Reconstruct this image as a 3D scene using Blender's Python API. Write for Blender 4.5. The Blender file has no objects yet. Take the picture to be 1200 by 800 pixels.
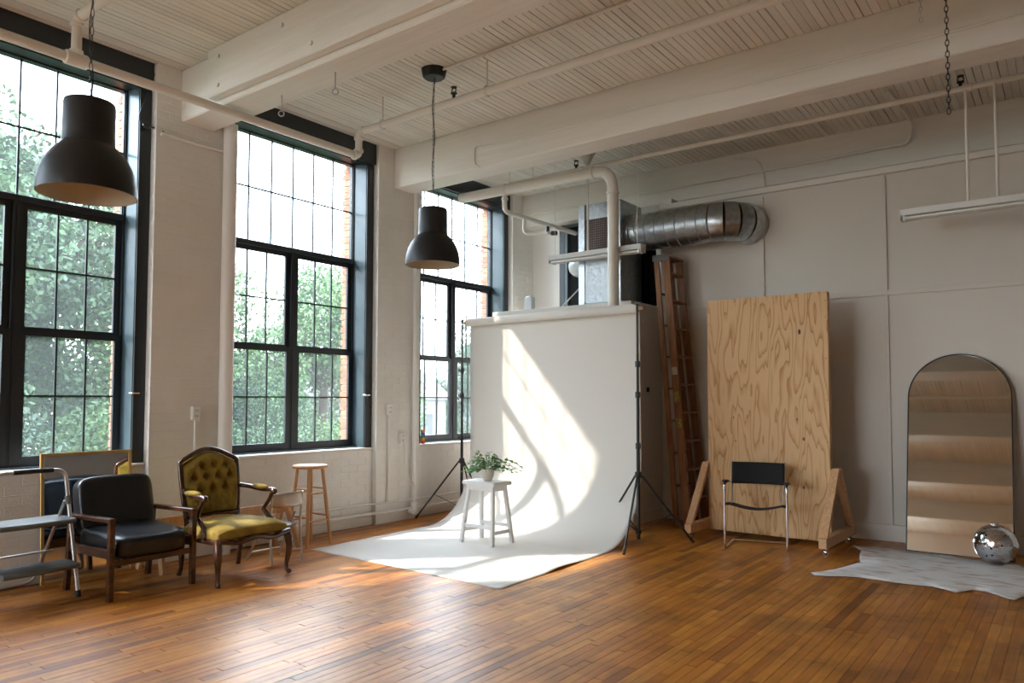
import bpy, bmesh, math, random
from mathutils import Vector, Matrix, noise as mnoise
R = math.radians; PI = math.pi
S = bpy.context.scene
random.seed(7)

# ---------------------------------------------------------------- camera
cam_d = bpy.data.cameras.new('camera'); cam = bpy.data.objects.new('camera', cam_d)
S.collection.objects.link(cam); S.camera = cam
yaw, pitch, roll = R(36.9065), R(2.7119), R(0.0743)
fw = Vector((-math.sin(yaw)*math.cos(pitch), math.cos(yaw)*math.cos(pitch), math.sin(pitch)))
rt = Vector((math.cos(yaw), math.sin(yaw), 0)); up = rt.cross(fw)
r2 = rt*math.cos(roll)+up*math.sin(roll); u2 = -rt*math.sin(roll)+up*math.cos(roll)
M3 = Matrix((r2, u2, -fw)).transposed()
cam.matrix_world = Matrix.Translation((0, 0, 1.4)) @ M3.to_4x4()
cam_d.sensor_width = 36; cam_d.lens = 875.24/1200*36; cam_d.shift_y = 26.7/1200
cam_d.dof.use_dof = True; cam_d.dof.focus_distance = 7.0; cam_d.dof.aperture_fstop = 2.0
cam_d.clip_start = .05; cam_d.clip_end = 400

# ---------------------------------------------------------------- sky, sun, exposure
W = bpy.data.worlds.new('sky'); S.world = W; W.use_nodes = True
nt = W.node_tree; N = nt.nodes; L = nt.links; N.clear()
wo = N.new('ShaderNodeOutputWorld'); bg = N.new('ShaderNodeBackground'); L.new(bg.outputs[0], wo.inputs[0])
tc = N.new('ShaderNodeTexCoord'); sx = N.new('ShaderNodeSeparateXYZ'); L.new(tc.outputs['Generated'], sx.inputs[0])
gr = N.new('ShaderNodeValToRGB'); L.new(sx.outputs[2], gr.inputs[0])
e = gr.color_ramp.elements
e[0].position = 0.0; e[0].color = (.30, .33, .30, 1)
e[1].position = .03; e[1].color = (.85, .93, 1, 1)
for p_, c_ in ((.3, (.62, .80, 1, 1)), (1, (.36, .55, .9, 1))):
    q = e.new(p_); q.color = c_
mp = N.new('ShaderNodeMapping'); mp.inputs['Scale'].default_value = (1, 1, 2.6); L.new(tc.outputs['Generated'], mp.inputs[0])
cl = N.new('ShaderNodeTexNoise'); cl.inputs['Scale'].default_value = 3.1; cl.inputs['Detail'].default_value = 8; cl.inputs['Roughness'].default_value = .55
L.new(mp.outputs[0], cl.inputs[0])
cr = N.new('ShaderNodeValToRGB'); L.new(cl.outputs[0], cr.inputs[0])
cr.color_ramp.elements[0].position = .40; cr.color_ramp.elements[0].color = (0, 0, 0, 1)
cr.color_ramp.elements[1].position = .62; cr.color_ramp.elements[1].color = (1, 1, 1, 1)
mx = N.new('ShaderNodeMix'); mx.data_type = 'RGBA'; L.new(cr.outputs[0], mx.inputs[0]); L.new(gr.outputs[0], mx.inputs[6])
mx.inputs[7].default_value = (1.05, 1.07, 1.1, 1)
L.new(mx.outputs[2], bg.inputs[0]); bg.inputs[1].default_value = 2.6

sd = bpy.data.lights.new('sun', 'SUN'); so = bpy.data.objects.new('sun', sd); S.collection.objects.link(so)
sdir = Vector((1, .986, -1.19)).normalized()          # direction the light travels
so.rotation_euler = sdir.to_track_quat('-Z', 'Y').to_euler(); so.location = (-20, -16, 20)
sd.energy = 1.55; sd.angle = R(1.3); sd.color = (1, .90, .78)

S.view_settings.view_transform = 'Standard'; S.view_settings.look = 'None'
S.view_settings.exposure = 2.65; S.view_settings.gamma = 1; S.view_settings.use_curve_mapping = False
WIN = [('window_1', 2.30), ('window_2', 4.89), ('window_3', 7.44), ('window_4', -.30), ('window_5', -2.90)]
for n_, yc in WIN:                                      # portals: help sample daylight through the panes
    a = bpy.data.lights.new('daylight_portal', 'AREA'); a.shape = 'RECTANGLE'; a.size = 1.66; a.size_y = 3.25
    ao = bpy.data.objects.new('daylight_portal', a); S.collection.objects.link(ao)
    ao.location = (-6.75, yc, 2.48); ao.rotation_euler = (0, R(-90), 0); ao.rotation_euler = Vector((1, 0, 0)).to_track_quat('-Z', 'Z').to_euler()
    a.cycles.is_portal = True

FILL_WIN = [-5.75, -3.95]; FZ0, FZ1 = .25, 3.55      # unseen windows added behind the camera to brighten the room
for xc in FILL_WIN:
    a = bpy.data.lights.new('daylight_portal', 'AREA'); a.shape = 'RECTANGLE'; a.size = 1.7; a.size_y = 3.3
    ao = bpy.data.objects.new('daylight_portal', a); S.collection.objects.link(ao)
    ao.location = (xc, -7.25, 1.9); ao.rotation_euler = Vector((0, 1, 0)).to_track_quat('-Z', 'Z').to_euler(); a.cycles.is_portal = True

# ---------------------------------------------------------------- helpers
COL = S.collection
WM = {}
class MB:
    def __init__(s): s.v = []; s.f = []; s.r = []; s.cur = 0.0
    def add(s, vs, fs):
        b = len(s.v); s.v += [tuple(v) for v in vs]; s.f += [tuple(b+i for i in f) for f in fs]; s.r += [s.cur]*len(vs); return s
    def box(s, x0, x1, y0, y1, z0, z1):
        return s.add([(x0,y0,z0),(x1,y0,z0),(x1,y1,z0),(x0,y1,z0),(x0,y0,z1),(x1,y0,z1),(x1,y1,z1),(x0,y1,z1)],
                     [(0,3,2,1),(4,5,6,7),(0,1,5,4),(1,2,6,5),(2,3,7,6),(3,0,4,7)])
    def bar(s, a, b, w, h, upv=(0,0,1)):
        a = Vector(a); b = Vector(b); d = (b-a).normalized(); u = Vector(upv)
        if abs(d.dot(u)) > .99: u = Vector((1,0,0))
        x = d.cross(u).normalized(); z = x.cross(d).normalized(); vs = []
        for p in (a, b):
            for i, j in ((-1,-1),(1,-1),(1,1),(-1,1)): vs.append(p+x*(i*w/2)+z*(j*h/2))
        return s.add(vs, [(0,1,2,3),(7,6,5,4),(0,4,5,1),(1,5,6,2),(2,6,7,3),(3,7,4,0)])
    def tube(s, pts, r, n=10, closed=False, flat=1.0):
        P = [Vector(p) for p in pts]; m = len(P); rr = r if isinstance(r, (list, tuple)) else [r]*m
        T = []
        for i in range(m):
            a = P[i-1] if (i > 0 or closed) else P[i]; b = P[(i+1) % m] if (i < m-1 or closed) else P[i]
            T.append((b-a).normalized())
        u = Vector((0,0,1)) if abs(T[0].z) < .9 else Vector((1,0,0))
        u = (u-T[0]*u.dot(T[0])).normalized(); vs = []
        for i in range(m):
            u = (u-T[i]*u.dot(T[i])).normalized(); w = T[i].cross(u)
            for k in range(n):
                t = 2*PI*k/n; vs.append(P[i]+(u*math.cos(t)+w*math.sin(t)*flat)*rr[i])
        fs = []
        for i in range(m if closed else m-1):
            for k in range(n):
                a = i*n+k; b = i*n+(k+1) % n; c = ((i+1) % m)*n+(k+1) % n; d = ((i+1) % m)*n+k
                fs.append((a, b, c, d))
        if not closed: fs.append(tuple(range(n-1, -1, -1))); fs.append(tuple((m-1)*n+k for k in range(n)))
        return s.add(vs, fs)
    def cyl(s, a, b, r, n=16, r2=None): return s.tube([a, b], [r, r if r2 is None else r2], n)
    def lathe(s, prof, c=(0,0,0), n=32, caps=True):
        vs = []; fs = []; m = len(prof)
        for (r, z) in prof:
            for k in range(n): t = 2*PI*k/n; vs.append((c[0]+r*math.cos(t), c[1]+r*math.sin(t), c[2]+z))
        for i in range(m-1):
            for k in range(n): fs.append((i*n+k, i*n+(k+1) % n, (i+1)*n+(k+1) % n, (i+1)*n+k))
        if caps: fs.append(tuple(range(n-1, -1, -1))); fs.append(tuple((m-1)*n+k for k in range(n)))
        return s.add(vs, fs)
    def prism(s, outline, z0, z1, axis='z'):
        n = len(outline)
        def P(a, b, z): return {'z': (a, b, z), 'y': (a, z, b), 'x': (z, a, b)}[axis]
        vs = [P(a, b, z0) for a, b in outline]+[P(a, b, z1) for a, b in outline]
        return s.add(vs, [tuple(range(n-1,-1,-1)), tuple(range(n, 2*n))]+[(i, (i+1) % n, n+(i+1) % n, n+i) for i in range(n)])
    def ball(s, c, r, n=12, m=8, sc=(1,1,1)):
        vs = [(c[0], c[1], c[2]-r*sc[2])]; fs = []
        for i in range(1, m):
            p = PI*i/m
            for k in range(n): t = 2*PI*k/n; vs.append((c[0]+r*sc[0]*math.sin(p)*math.cos(t), c[1]+r*sc[1]*math.sin(p)*math.sin(t), c[2]-r*sc[2]*math.cos(p)))
        vs.append((c[0], c[1], c[2]+r*sc[2]))
        for k in range(n): fs.append((0, 1+(k+1) % n, 1+k)); fs.append((len(vs)-1, 1+(m-2)*n+k, 1+(m-2)*n+(k+1) % n))
        for i in range(m-2):
            for k in range(n): fs.append((1+i*n+k, 1+i*n+(k+1) % n, 1+(i+1)*n+(k+1) % n, 1+(i+1)*n+k))
        return s.add(vs, fs)
    def grid(s, fn, nu, nv, wrap=False):
        vs = [fn(i/nu, j/nv) for j in range(nv+1) for i in range(nu+1)]
        return s.add(vs, [(j*(nu+1)+i, j*(nu+1)+i+1, (j+1)*(nu+1)+i+1, (j+1)*(nu+1)+i) for j in range(nv) for i in range(nu)])
    def mesh(s, name, smooth=True, bevel=0, seg=1, angle=35, rnd=False):
        me = bpy.data.meshes.new(name); me.from_pydata(s.v, [], s.f); 
        if rnd:
            at = me.attributes.new('rnd', 'FLOAT', 'POINT'); at.data.foreach_set('value', s.r)
        bm = bmesh.new(); bm.from_mesh(me); 
        if len(s.v) < 60000: bmesh.ops.recalc_face_normals(bm, faces=bm.faces)
        if bevel: bmesh.ops.bevel(bm, geom=[e_ for e_ in bm.edges if e_.is_manifold and e_.calc_face_angle(0) > .6], offset=bevel, segments=seg, affect='EDGES', clamp_overlap=True)
        bm.to_mesh(me); bm.free()
        if smooth:
            me.shade_smooth()
            if hasattr(me, 'set_sharp_from_angle'): me.set_sharp_from_angle(angle=R(angle))
        return me
def link(name, me, m, parent=None, kind=None, label=None):
    o = bpy.data.objects.new(name, me); COL.objects.link(o)
    if m is not None and me is not None and not me.materials: me.materials.append(m)
    if parent is not None: o.parent = parent; WM[o.name] = WM.get(parent.name, Matrix())
    if kind: o['kind'] = kind
    if label: o['label'] = label
    return o
def part(name, mb, m, parent=None, world=False, kind=None, label=None, **k):
    if world and parent is not None:
        inv = WM.get(parent.name, Matrix()).inverted(); mb.v = [tuple(inv @ Vector(v)) for v in mb.v]
    return link(name, mb.mesh(name, **k), m, parent, kind, label)
def thing(name, label, cat, loc=(0,0,0), rz=0, group=None):
    o = bpy.data.objects.new(name, None); COL.objects.link(o); o.location = loc; o.rotation_euler = (0, 0, rz)
    o.empty_display_size = .1; WM[o.name] = Matrix.Translation(loc) @ Matrix.Rotation(rz, 4, 'Z')
    if cat is None: o['kind'] = 'structure'
    else: o['category'] = cat
    if label: o['label'] = label
    if group: o['group'] = group
    return o
def solo(name, mb, m, label, cat, loc, group=None, kind=None, **k):   # a thing that is one mesh, origin at loc
    mb.v = [(x-loc[0], y-loc[1], z-loc[2]) for x, y, z in mb.v]
    o = link(name, mb.mesh(name, **k), m, None, kind); o.location = loc; o['label'] = label; o['category'] = cat
    WM[o.name] = Matrix.Translation(loc)
    if group: o['group'] = group
    return o
def struct(name, mb, m, parent=None, **k):
    o = part(name, mb, m, parent, **k)
    if parent is None: o['kind'] = 'structure'
    return o
def copy_tree(o, parent=None):
    c = o.copy(); COL.objects.link(c)
    if parent is not None: c.parent = parent
    for ch in list(o.children): copy_tree(ch, c)
    return c

def mat(name, col, rough=.5, metal=0, col2=None, nscale=8, stretch=(1,1,1), bump=0, bscale=None, spec=None, coat=0, rndvar=0, sharp=(.35,.65), emit=None):
    m = bpy.data.materials.new(name); m.use_nodes = True; t = m.node_tree; b = t.nodes['Principled BSDF']
    b.inputs['Base Color'].default_value = (*col, 1); b.inputs['Roughness'].default_value = rough; b.inputs['Metallic'].default_value = metal
    if spec is not None: b.inputs['Specular IOR Level'].default_value = spec
    if coat: b.inputs['Coat Weight'].default_value = coat; b.inputs['Coat Roughness'].default_value = .15
    g = t.nodes.new('ShaderNodeNewGeometry'); mp = t.nodes.new('ShaderNodeMapping'); mp.inputs['Scale'].default_value = stretch
    t.links.new(g.outputs['Position'], mp.inputs[0])
    src = None
    if col2:
        n = t.nodes.new('ShaderNodeTexNoise'); n.inputs['Scale'].default_value = nscale; n.inputs['Detail'].default_value = 5; t.links.new(mp.outputs[0], n.inputs[0])
        r = t.nodes.new('ShaderNodeValToRGB'); r.color_ramp.elements[0].position = sharp[0]; r.color_ramp.elements[1].position = sharp[1]
        r.color_ramp.elements[0].color = (*col, 1); r.color_ramp.elements[1].color = (*col2, 1)
        t.links.new(n.outputs[0], r.inputs[0]); src = r.outputs[0]
    if rndvar:
        oi = t.nodes.new('ShaderNodeObjectInfo'); at = t.nodes.new('ShaderNodeAttribute'); at.attribute_name = 'rnd'
        ad = t.nodes.new('ShaderNodeMath'); ad.operation = 'ADD'; t.links.new(oi.outputs['Random'], ad.inputs[0]); t.links.new(at.outputs['Fac'], ad.inputs[1])
        fr = t.nodes.new('ShaderNodeMath'); fr.operation = 'FRACT'; t.links.new(ad.outputs[0], fr.inputs[0])
        mr = t.nodes.new('ShaderNodeMapRange'); mr.inputs['To Min'].default_value = 1-rndvar; mr.inputs['To Max'].default_value = 1+rndvar*.6; t.links.new(fr.outputs[0], mr.inputs[0])
        mm = t.nodes.new('ShaderNodeVectorMath'); mm.operation = 'SCALE'
        if src is None: mm.inputs[0].default_value = col
        else: t.links.new(src, mm.inputs[0])
        t.links.new(mr.outputs[0], mm.inputs['Scale']); src = mm.outputs[0]
    if src is not None: t.links.new(src, b.inputs['Base Color'])
    if bump:
        n2 = t.nodes.new('ShaderNodeTexNoise'); n2.inputs['Scale'].default_value = bscale or nscale; n2.inputs['Detail'].default_value = 6; t.links.new(mp.outputs[0], n2.inputs[0])
        bp = t.nodes.new('ShaderNodeBump'); bp.inputs['Strength'].default_value = bump; bp.inputs['Distance'].default_value = .02
        t.links.new(n2.outputs[0], bp.inputs['Height']); t.links.new(bp.outputs[0], b.inputs['Normal'])
    if emit: b.inputs['Emission Color'].default_value = (*emit[0], 1); b.inputs['Emission Strength'].default_value = emit[1]
    return m

white_brick = mat('white_painted_brick', (.85,.825,.785), .55, col2=(.80,.77,.72), nscale=3, bump=.22, bscale=45, sharp=(.3,.75))
white_paint = mat('white_paint', (.85,.82,.785), .5, bump=.05, bscale=30)
pipe_paint = mat('pipe_paint', (.82,.77,.70), .4, bump=.04, bscale=40)
beam_paint = mat('beam_paint', (.82,.775,.715), .5, col2=(.76,.71,.64), nscale=2.2, stretch=(.3,3,3), bump=.2, bscale=7, sharp=(.42,.72))
ceil_paint = mat('ceiling_paint', (.83,.78,.71), .55, col2=(.78,.725,.65), nscale=4, stretch=(1,.5,1), rndvar=.07)
joint_dark = mat('ceiling_joint', (.10,.085,.07), .9)
taupe = mat('wall_paint', (.71,.66,.59), .42, col2=(.68,.63,.56), nscale=.7, bump=.03, bscale=25)
board_white = mat('baseboard_paint', (.74,.69,.62), .35)
black_frame = mat('window_frame_paint', (.020,.026,.032), .35)
navy_jamb = mat('jamb_paint', (.045,.072,.09), .3)
black_metal = mat('black_metal', (.012,.012,.014), .35)
red_brick = mat('red_brick', (.42,.12,.06), .85, col2=(.50,.20,.12), nscale=9, bump=.5, bscale=60, rndvar=.25)
mortar = mat('mortar', (.45,.40,.35), .9)
paper = mat('seamless_paper', (.71,.675,.62), .75, spec=.2)
chrome = mat('chrome', (.75,.75,.76), .12, 1)
galv = mat('galvanised_steel', (.50,.53,.56), .32, 1, col2=(.36,.39,.42), nscale=22, bump=.05, bscale=40)
alu = mat('aluminium', (.58,.58,.58), .35, .9)
pine = mat('pine', (.70,.42,.22), .5, col2=(.58,.32,.15), nscale=4, stretch=(12,12,1.2), bump=.06)
beech = mat('beech', (.60,.32,.13), .35, col2=(.52,.26,.10), nscale=5, stretch=(8,8,1))
darkwood = mat('dark_wood', (.075,.026,.012), .22, col2=(.035,.013,.008), nscale=9, coat=.4)
walnut = mat('walnut', (.10,.035,.013), .28, col2=(.03,.011,.006), nscale=12, stretch=(1,1,2), coat=.3)
ladderwood = mat('ladder_wood', (.34,.145,.045), .5, col2=(.20,.075,.022), nscale=6, stretch=(6,6,.7), bump=.1)
vinyl = mat('black_vinyl', (.010,.013,.018), .30, bump=.03, bscale=120)
velvet = mat('gold_velvet', (.30,.20,.025), .75, col2=(.17,.105,.012), nscale=10, bump=.1, bscale=60, spec=.25)
velvet.node_tree.nodes['Principled BSDF'].inputs['Sheen Weight'].default_value = .25
velvet.node_tree.nodes['Principled BSDF'].inputs['Sheen Tint'].default_value = (.9,.75,.3,1)
mirror_m = mat('mirror_glass', (.62,.62,.60), .02, 1)
dim_mirror = mat('mirror_glass_old', (.70,.72,.72), .03, 1)
goldleaf = mat('brass_frame', (.55,.36,.14), .35, .6)
white_wood = mat('white_wood', (.80,.79,.77), .4, bump=.04, stretch=(1,1,.2), bscale=30)
ceramic = mat('ceramic_pot', (.70,.63,.55), .6)
leafm = mat('ivy_leaf', (.035,.13,.05), .4, col2=(.13,.34,.09), nscale=14)
leafd = mat('pale_leaf', (.16,.36,.08), .45)
stemm = mat('stem', (.10,.16,.04), .6)
fabric_black = mat('black_canvas', (.008,.008,.009), .8)
curtain_m = mat('black_curtain', (.008,.008,.010), .9)
plastic_grey = mat('grey_plastic', (.13,.14,.14), .5)
rubber = mat('rubber', (.02,.02,.02), .7)
lampshell = mat('lamp_shell', (.014,.015,.017), .45)
lampin = mat('lamp_inner', (.60,.54,.43), .5)
tube_white = mat('tube_glass', (.80,.80,.78), .3)
enamel = mat('white_enamel', (.70,.70,.69), .3)
grille_m = mat('grille', (.10,.06,.055), .5)
hide = mat('cowhide', (.80,.78,.75), .8, col2=(.58,.44,.36), nscale=5, stretch=(1,2.8,1), sharp=(.50,.66), bump=.3, bscale=70)
trunk_m = mat('bark', (.05,.035,.025), .9)
leafs = [mat('tree_leaves_a', (.020,.052,.020), .6, col2=(.045,.10,.03), nscale=1.1), mat('tree_leaves_b', (.032,.078,.022), .6, col2=(.075,.145,.038), nscale=1.3), mat('tree_leaves_c', (.016,.042,.022), .6, col2=(.035,.075,.034), nscale=1.2)]
ground_m = mat('grass', (.03,.06,.02), .9, col2=(.05,.07,.03), nscale=.4)
siding = mat('house_siding', (.16,.16,.16), .7)
roof_m = mat('house_roof', (.06,.055,.05), .8)
darkglass = mat('dark_glass', (.02,.03,.035), .1)

# glass that lets daylight straight through with a faint reflection
glass = bpy.data.materials.new('pane_glass'); glass.use_nodes = True; t = glass.node_tree; t.nodes.clear()
o_ = t.nodes.new('ShaderNodeOutputMaterial'); ms = t.nodes.new('ShaderNodeMixShader'); tr = t.nodes.new('ShaderNodeBsdfTransparent'); gl = t.nodes.new('ShaderNodeBsdfGlossy')
tr.inputs[0].default_value = (.95,.97,.97,1); gl.inputs['Roughness'].default_value = .02; fr = t.nodes.new('ShaderNodeLayerWeight'); fr.inputs[0].default_value = .5; pw = t.nodes.new('ShaderNodeMath'); pw.operation = 'POWER'; pw.inputs[1].default_value = 4; ma = t.nodes.new('ShaderNodeMath'); ma.operation = 'MULTIPLY_ADD'; ma.inputs[1].default_value = .4; ma.inputs[2].default_value = .03
t.links.new(fr.outputs['Facing'], pw.inputs[0]); t.links.new(pw.outputs[0], ma.inputs[0]); t.links.new(ma.outputs[0], ms.inputs[0]); t.links.new(tr.outputs[0], ms.inputs[1]); t.links.new(gl.outputs[0], ms.inputs[2]); tl = t.nodes.new('ShaderNodeBsdfTranslucent'); tl.inputs[0].default_value = (.86,.96,1,1); m2_ = t.nodes.new('ShaderNodeMixShader'); m2_.inputs[0].default_value = .018     # faint dust film, mixed in to veil the trees with haze
t.links.new(ms.outputs[0], m2_.inputs[1]); t.links.new(tl.outputs[0], m2_.inputs[2]); t.links.new(m2_.outputs[0], o_.inputs[0])

# floor boards
def floor_material():
    m = bpy.data.materials.new('maple_floor'); m.use_nodes = True; t = m.node_tree; b = t.nodes['Principled BSDF']; n = t.nodes.new; l = t.links.new
    g = n('ShaderNodeNewGeometry'); oi = n('ShaderNodeObjectInfo'); at = n('ShaderNodeAttribute'); at.attribute_name = 'rnd'
    ad = n('ShaderNodeMath'); ad.operation = 'ADD'; l(oi.outputs['Random'], ad.inputs[0]); l(at.outputs['Fac'], ad.inputs[1])
    fr = n('ShaderNodeMath'); fr.operation = 'FRACT'; l(ad.outputs[0], fr.inputs[0])
    cr = n('ShaderNodeValToRGB'); e = cr.color_ramp.elements; e[0].position = 0; e[0].color = (.44,.135,.012,1); e[1].position = 1; e[1].color = (.66,.27,.040,1)
    for p_, c_ in ((.08, (.25,.070,.008,1)), (.14, (.48,.155,.015,1)), (.6, (.56,.205,.024,1)), (.85, (.60,.235,.032,1))): q = e.new(p_); q.color = c_
    l(fr.outputs[0], cr.inputs[0])
    of = n('ShaderNodeVectorMath'); of.operation = 'MULTIPLY_ADD'; of.inputs[1].default_value = (28, 1.6, 1); l(g.outputs['Position'], of.inputs[0])
    cb = n('ShaderNodeCombineXYZ'); sc = n('ShaderNodeMath'); sc.operation = 'MULTIPLY'; sc.inputs[1].default_value = 40; l(fr.outputs[0], sc.inputs[0]); l(sc.outputs[0], cb.inputs[0]); l(sc.outputs[0], cb.inputs[1]); l(cb.outputs[0], of.inputs[2])
    gn = n('ShaderNodeTexNoise'); gn.inputs['Scale'].default_value = 1.6; gn.inputs['Detail'].default_value = 6; l(of.outputs[0], gn.inputs[0])
    gm = n('ShaderNodeMapRange'); gm.inputs['From Min'].default_value = .3; gm.inputs['From Max'].default_value = .7; gm.inputs['To Min'].default_value = .72; gm.inputs['To Max'].default_value = 1.12; l(gn.outputs[0], gm.inputs[0])
    wn = n('ShaderNodeTexNoise'); wn.inputs['Scale'].default_value = 1.7; wn.inputs['Detail'].default_value = 7; wn.inputs['Roughness'].default_value = .65; l(g.outputs['Position'], wn.inputs[0])
    wm = n('ShaderNodeMapRange'); wm.inputs['From Min'].default_value = .36; wm.inputs['From Max'].default_value = .56; wm.inputs['To Min'].default_value = .62; wm.inputs['To Max'].default_value = 1.05; l(wn.outputs[0], wm.inputs[0])
    mu = n('ShaderNodeMath'); mu.operation = 'MULTIPLY'; l(gm.outputs[0], mu.inputs[0]); l(wm.outputs[0], mu.inputs[1])
    vo = n('ShaderNodeTexVoronoi'); vo.inputs['Scale'].default_value = 6.5; l(g.outputs['Position'], vo.inputs[0])     # dark dents and knots
    vm = n('ShaderNodeMapRange'); vm.inputs['From Min'].default_value = .04; vm.inputs['From Max'].default_value = .075; vm.inputs['To Min'].default_value = .3; vm.inputs['To Max'].default_value = 1; l(vo.outputs['Distance'], vm.inputs[0])
    m2 = n('ShaderNodeMath'); m2.operation = 'MULTIPLY'; l(mu.outputs[0], m2.inputs[0]); l(vm.outputs[0], m2.inputs[1])
    vs = n('ShaderNodeVectorMath'); vs.operation = 'SCALE'; l(cr.outputs[0], vs.inputs[0]); l(m2.outputs[0], vs.inputs['Scale']); l(vs.outputs[0], b.inputs['Base Color'])
    rm = n('ShaderNodeMapRange'); rm.inputs['To Min'].default_value = .46; rm.inputs['To Max'].default_value = .30; l(wn.outputs[0], rm.inputs[0]); l(rm.outputs[0], b.inputs['Roughness'])
    b.inputs['Specular IOR Level'].default_value = .6
    bp = n('ShaderNodeBump'); bp.inputs['Strength'].default_value = .06; bp.inputs['Distance'].default_value = .01; l(gn.outputs[0], bp.inputs['Height']); l(bp.outputs[0], b.inputs['Normal'])
    return m
floor_m = floor_material(); floor_dark = mat('floor_joint', (.05,.022,.010), .7)

def plywood_material():
    m = bpy.data.materials.new('plywood'); m.use_nodes = True; t = m.node_tree; b = t.nodes['Principled BSDF']; n = t.nodes.new; l = t.links.new
    tc = n('ShaderNodeTexCoord'); mp = n('ShaderNodeMapping'); mp.inputs['Scale'].default_value = (3.7, 3.7, .60); l(tc.outputs['Object'], mp.inputs[0])
    a = n('ShaderNodeTexNoise'); a.inputs['Scale'].default_value = 1.15; a.inputs['Detail'].default_value = 3; a.inputs['Roughness'].default_value = .42; a.inputs['Distortion'].default_value = .15; l(mp.outputs[0], a.inputs[0])
    s1 = n('ShaderNodeMath'); s1.operation = 'MULTIPLY'; s1.inputs[1].default_value = 15; l(a.outputs[0], s1.inputs[0])
    fr = n('ShaderNodeMath'); fr.operation = 'FRACT'; l(s1.outputs[0], fr.inputs[0])
    cr = n('ShaderNodeValToRGB'); e = cr.color_ramp.elements; e[0].position = 0; e[0].color = (.70,.44,.21,1); e[1].position = 1; e[1].color = (.52,.255,.08,1)
    for p_, c_ in ((.5, (.72,.46,.22,1)), (.8, (.62,.35,.14,1)), (.95, (.48,.225,.065,1))): q = e.new(p_); q.color = c_
    l(fr.outputs[0], cr.inputs[0])
    vo = n('ShaderNodeTexVoronoi'); vo.inputs['Scale'].default_value = 2.6; mp2 = n('ShaderNodeMapping'); mp2.inputs['Scale'].default_value = (1, 1, .8); mp2.inputs['Location'].default_value = (.37, .4, .1); l(tc.outputs['Object'], mp2.inputs[0]); l(mp2.outputs[0], vo.inputs[0])
    vm = n('ShaderNodeMapRange'); vm.inputs['From Min'].default_value = .0; vm.inputs['From Max'].default_value = .012; vm.inputs['To Min'].default_value = .5; vm.inputs['To Max'].default_value = 1; l(vo.outputs['Distance'], vm.inputs[0])
    vs = n('ShaderNodeVectorMath'); vs.operation = 'SCALE'; l(cr.outputs[0], vs.inputs[0]); l(vm.outputs[0], vs.inputs['Scale']); l(vs.outputs[0], b.inputs['Base Color'])
    b.inputs['Roughness'].default_value = .55
    return m
ply_m = plywood_material()

# ================================================================ SETTING
CZ = 4.318                                               # ceiling height
XR, YF = 2.8, -7.0                                       # right wall, front wall (behind the camera)
GAP = .002
# ---- floor: single boards, the largest in view are objects, the rest one part
floor_o = struct('floor', MB().box(-6.78, XR+.2, YF-.2, 9.0, -.12, -.014), floor_dark)
boards = []
x = -6.30; bw = .0585; rf = random.Random(3)
while x < XR:
    y = YF + rf.uniform(-1, 0)
    while y < 8.86:
        ln = rf.choice((.45,.6,.7,.85,1.0,1.2,1.4)); boards.append((x, y, min(ln, 8.86-y))); y += ln
    x += bw
def camscore(px, py, pz=0):
    v = Vector((px, py, pz-1.4)); d = v.dot(fw)
    if d < .3: return 0
    sx_ = 600+875.24*v.dot(r2)/d; sy_ = 426.7-875.24*v.dot(u2)/d
    if not (-20 < sx_ < 1220 and -20 < sy_ < 830): return 0
    return 1/(d*d)
sc = sorted(boards, key=lambda b: -camscore(b[0]+.03, b[1]+b[2]/2)*b[2])
single = set(sc[:300]); rest = MB(); cache = {}
for b in boards:
    x, y, ln = b
    if ln < .02: continue
    dz = rf.uniform(-.0006, .0004)
    if b in single:
        key = round(ln, 3)
        if key not in cache:
            q = MB(); q.box(0, bw-GAP*.8, 0, ln-GAP, -.013, 0); cache[key] = q.mesh('floorboard', bevel=.0011, smooth=False)
        o = link('floorboard', cache[key], floor_m, floor_o); o.location = (x, y, dz)
    else:
        rest.cur = rf.random(); rest.box(x, x+bw-GAP*.8, y, y+ln-GAP, -.013, dz)
part('floorboard', rest, floor_m, floor_o, kind='stuff', smooth=False, rnd=True)

# ---- ceiling: narrow boards running along the windows between the beams
ceil_o = struct('ceiling', MB().box(-6.78, XR+.2, YF-.2, 9.0, CZ+.018, CZ+.2), joint_dark)
beams = [(3.45, 3.77), (6.06, 6.38), (8.60, 8.86), (.85, 1.17), (-1.75, -1.43), (-4.35, -4.03)]
bays = [(1.17, 3.45), (3.77, 6.06), (6.38, 8.60)]
cbw = .0625; rest = MB(); cache = {}; rc = random.Random(5)
cand = []
for bi, (y0, y1) in enumerate(bays):
    x = -6.32
    while x < XR: cand.append((bi, x)); x += cbw
def cscore(c):
    y0, y1 = bays[c[0]]; return max(camscore(c[1], y0+(y1-y0)*k, CZ) for k in (.15,.4,.6,.85))
top = set(sorted(cand, key=lambda c: -cscore(c))[:290])
for c in cand:
    bi, x = c; y0, y1 = bays[bi]; g = rc.choice((.0025,.003,.0035,.004,.007)); dz = rc.uniform(-.001, .001)
    if c in top:
        key = (bi, g)
        if key not in cache:
            q = MB(); q.box(0, cbw-g, 0, y1-y0, 0, .016); cache[key] = q.mesh('ceiling_board', bevel=.0015, smooth=False)
        o = link('ceiling_board', cache[key], ceil_paint, ceil_o); o.location = (x, y0, CZ+dz)
    else: rest.cur = rc.random(); rest.box(x, x+cbw-g, y0, y1, CZ+dz, CZ+.016)
for (y0, y1) in ((-1.43, .85), (-4.03, -1.75), (-7.0, -4.35)):
    x = -6.32
    while x < XR: rest.cur = rc.random(); rest.box(x, x+cbw-rc.choice((.003,.005)), y0, y1, CZ, CZ+.016); x += cbw
part('ceiling_board', rest, ceil_paint, ceil_o, kind='stuff', smooth=False, rnd=True)
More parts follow.
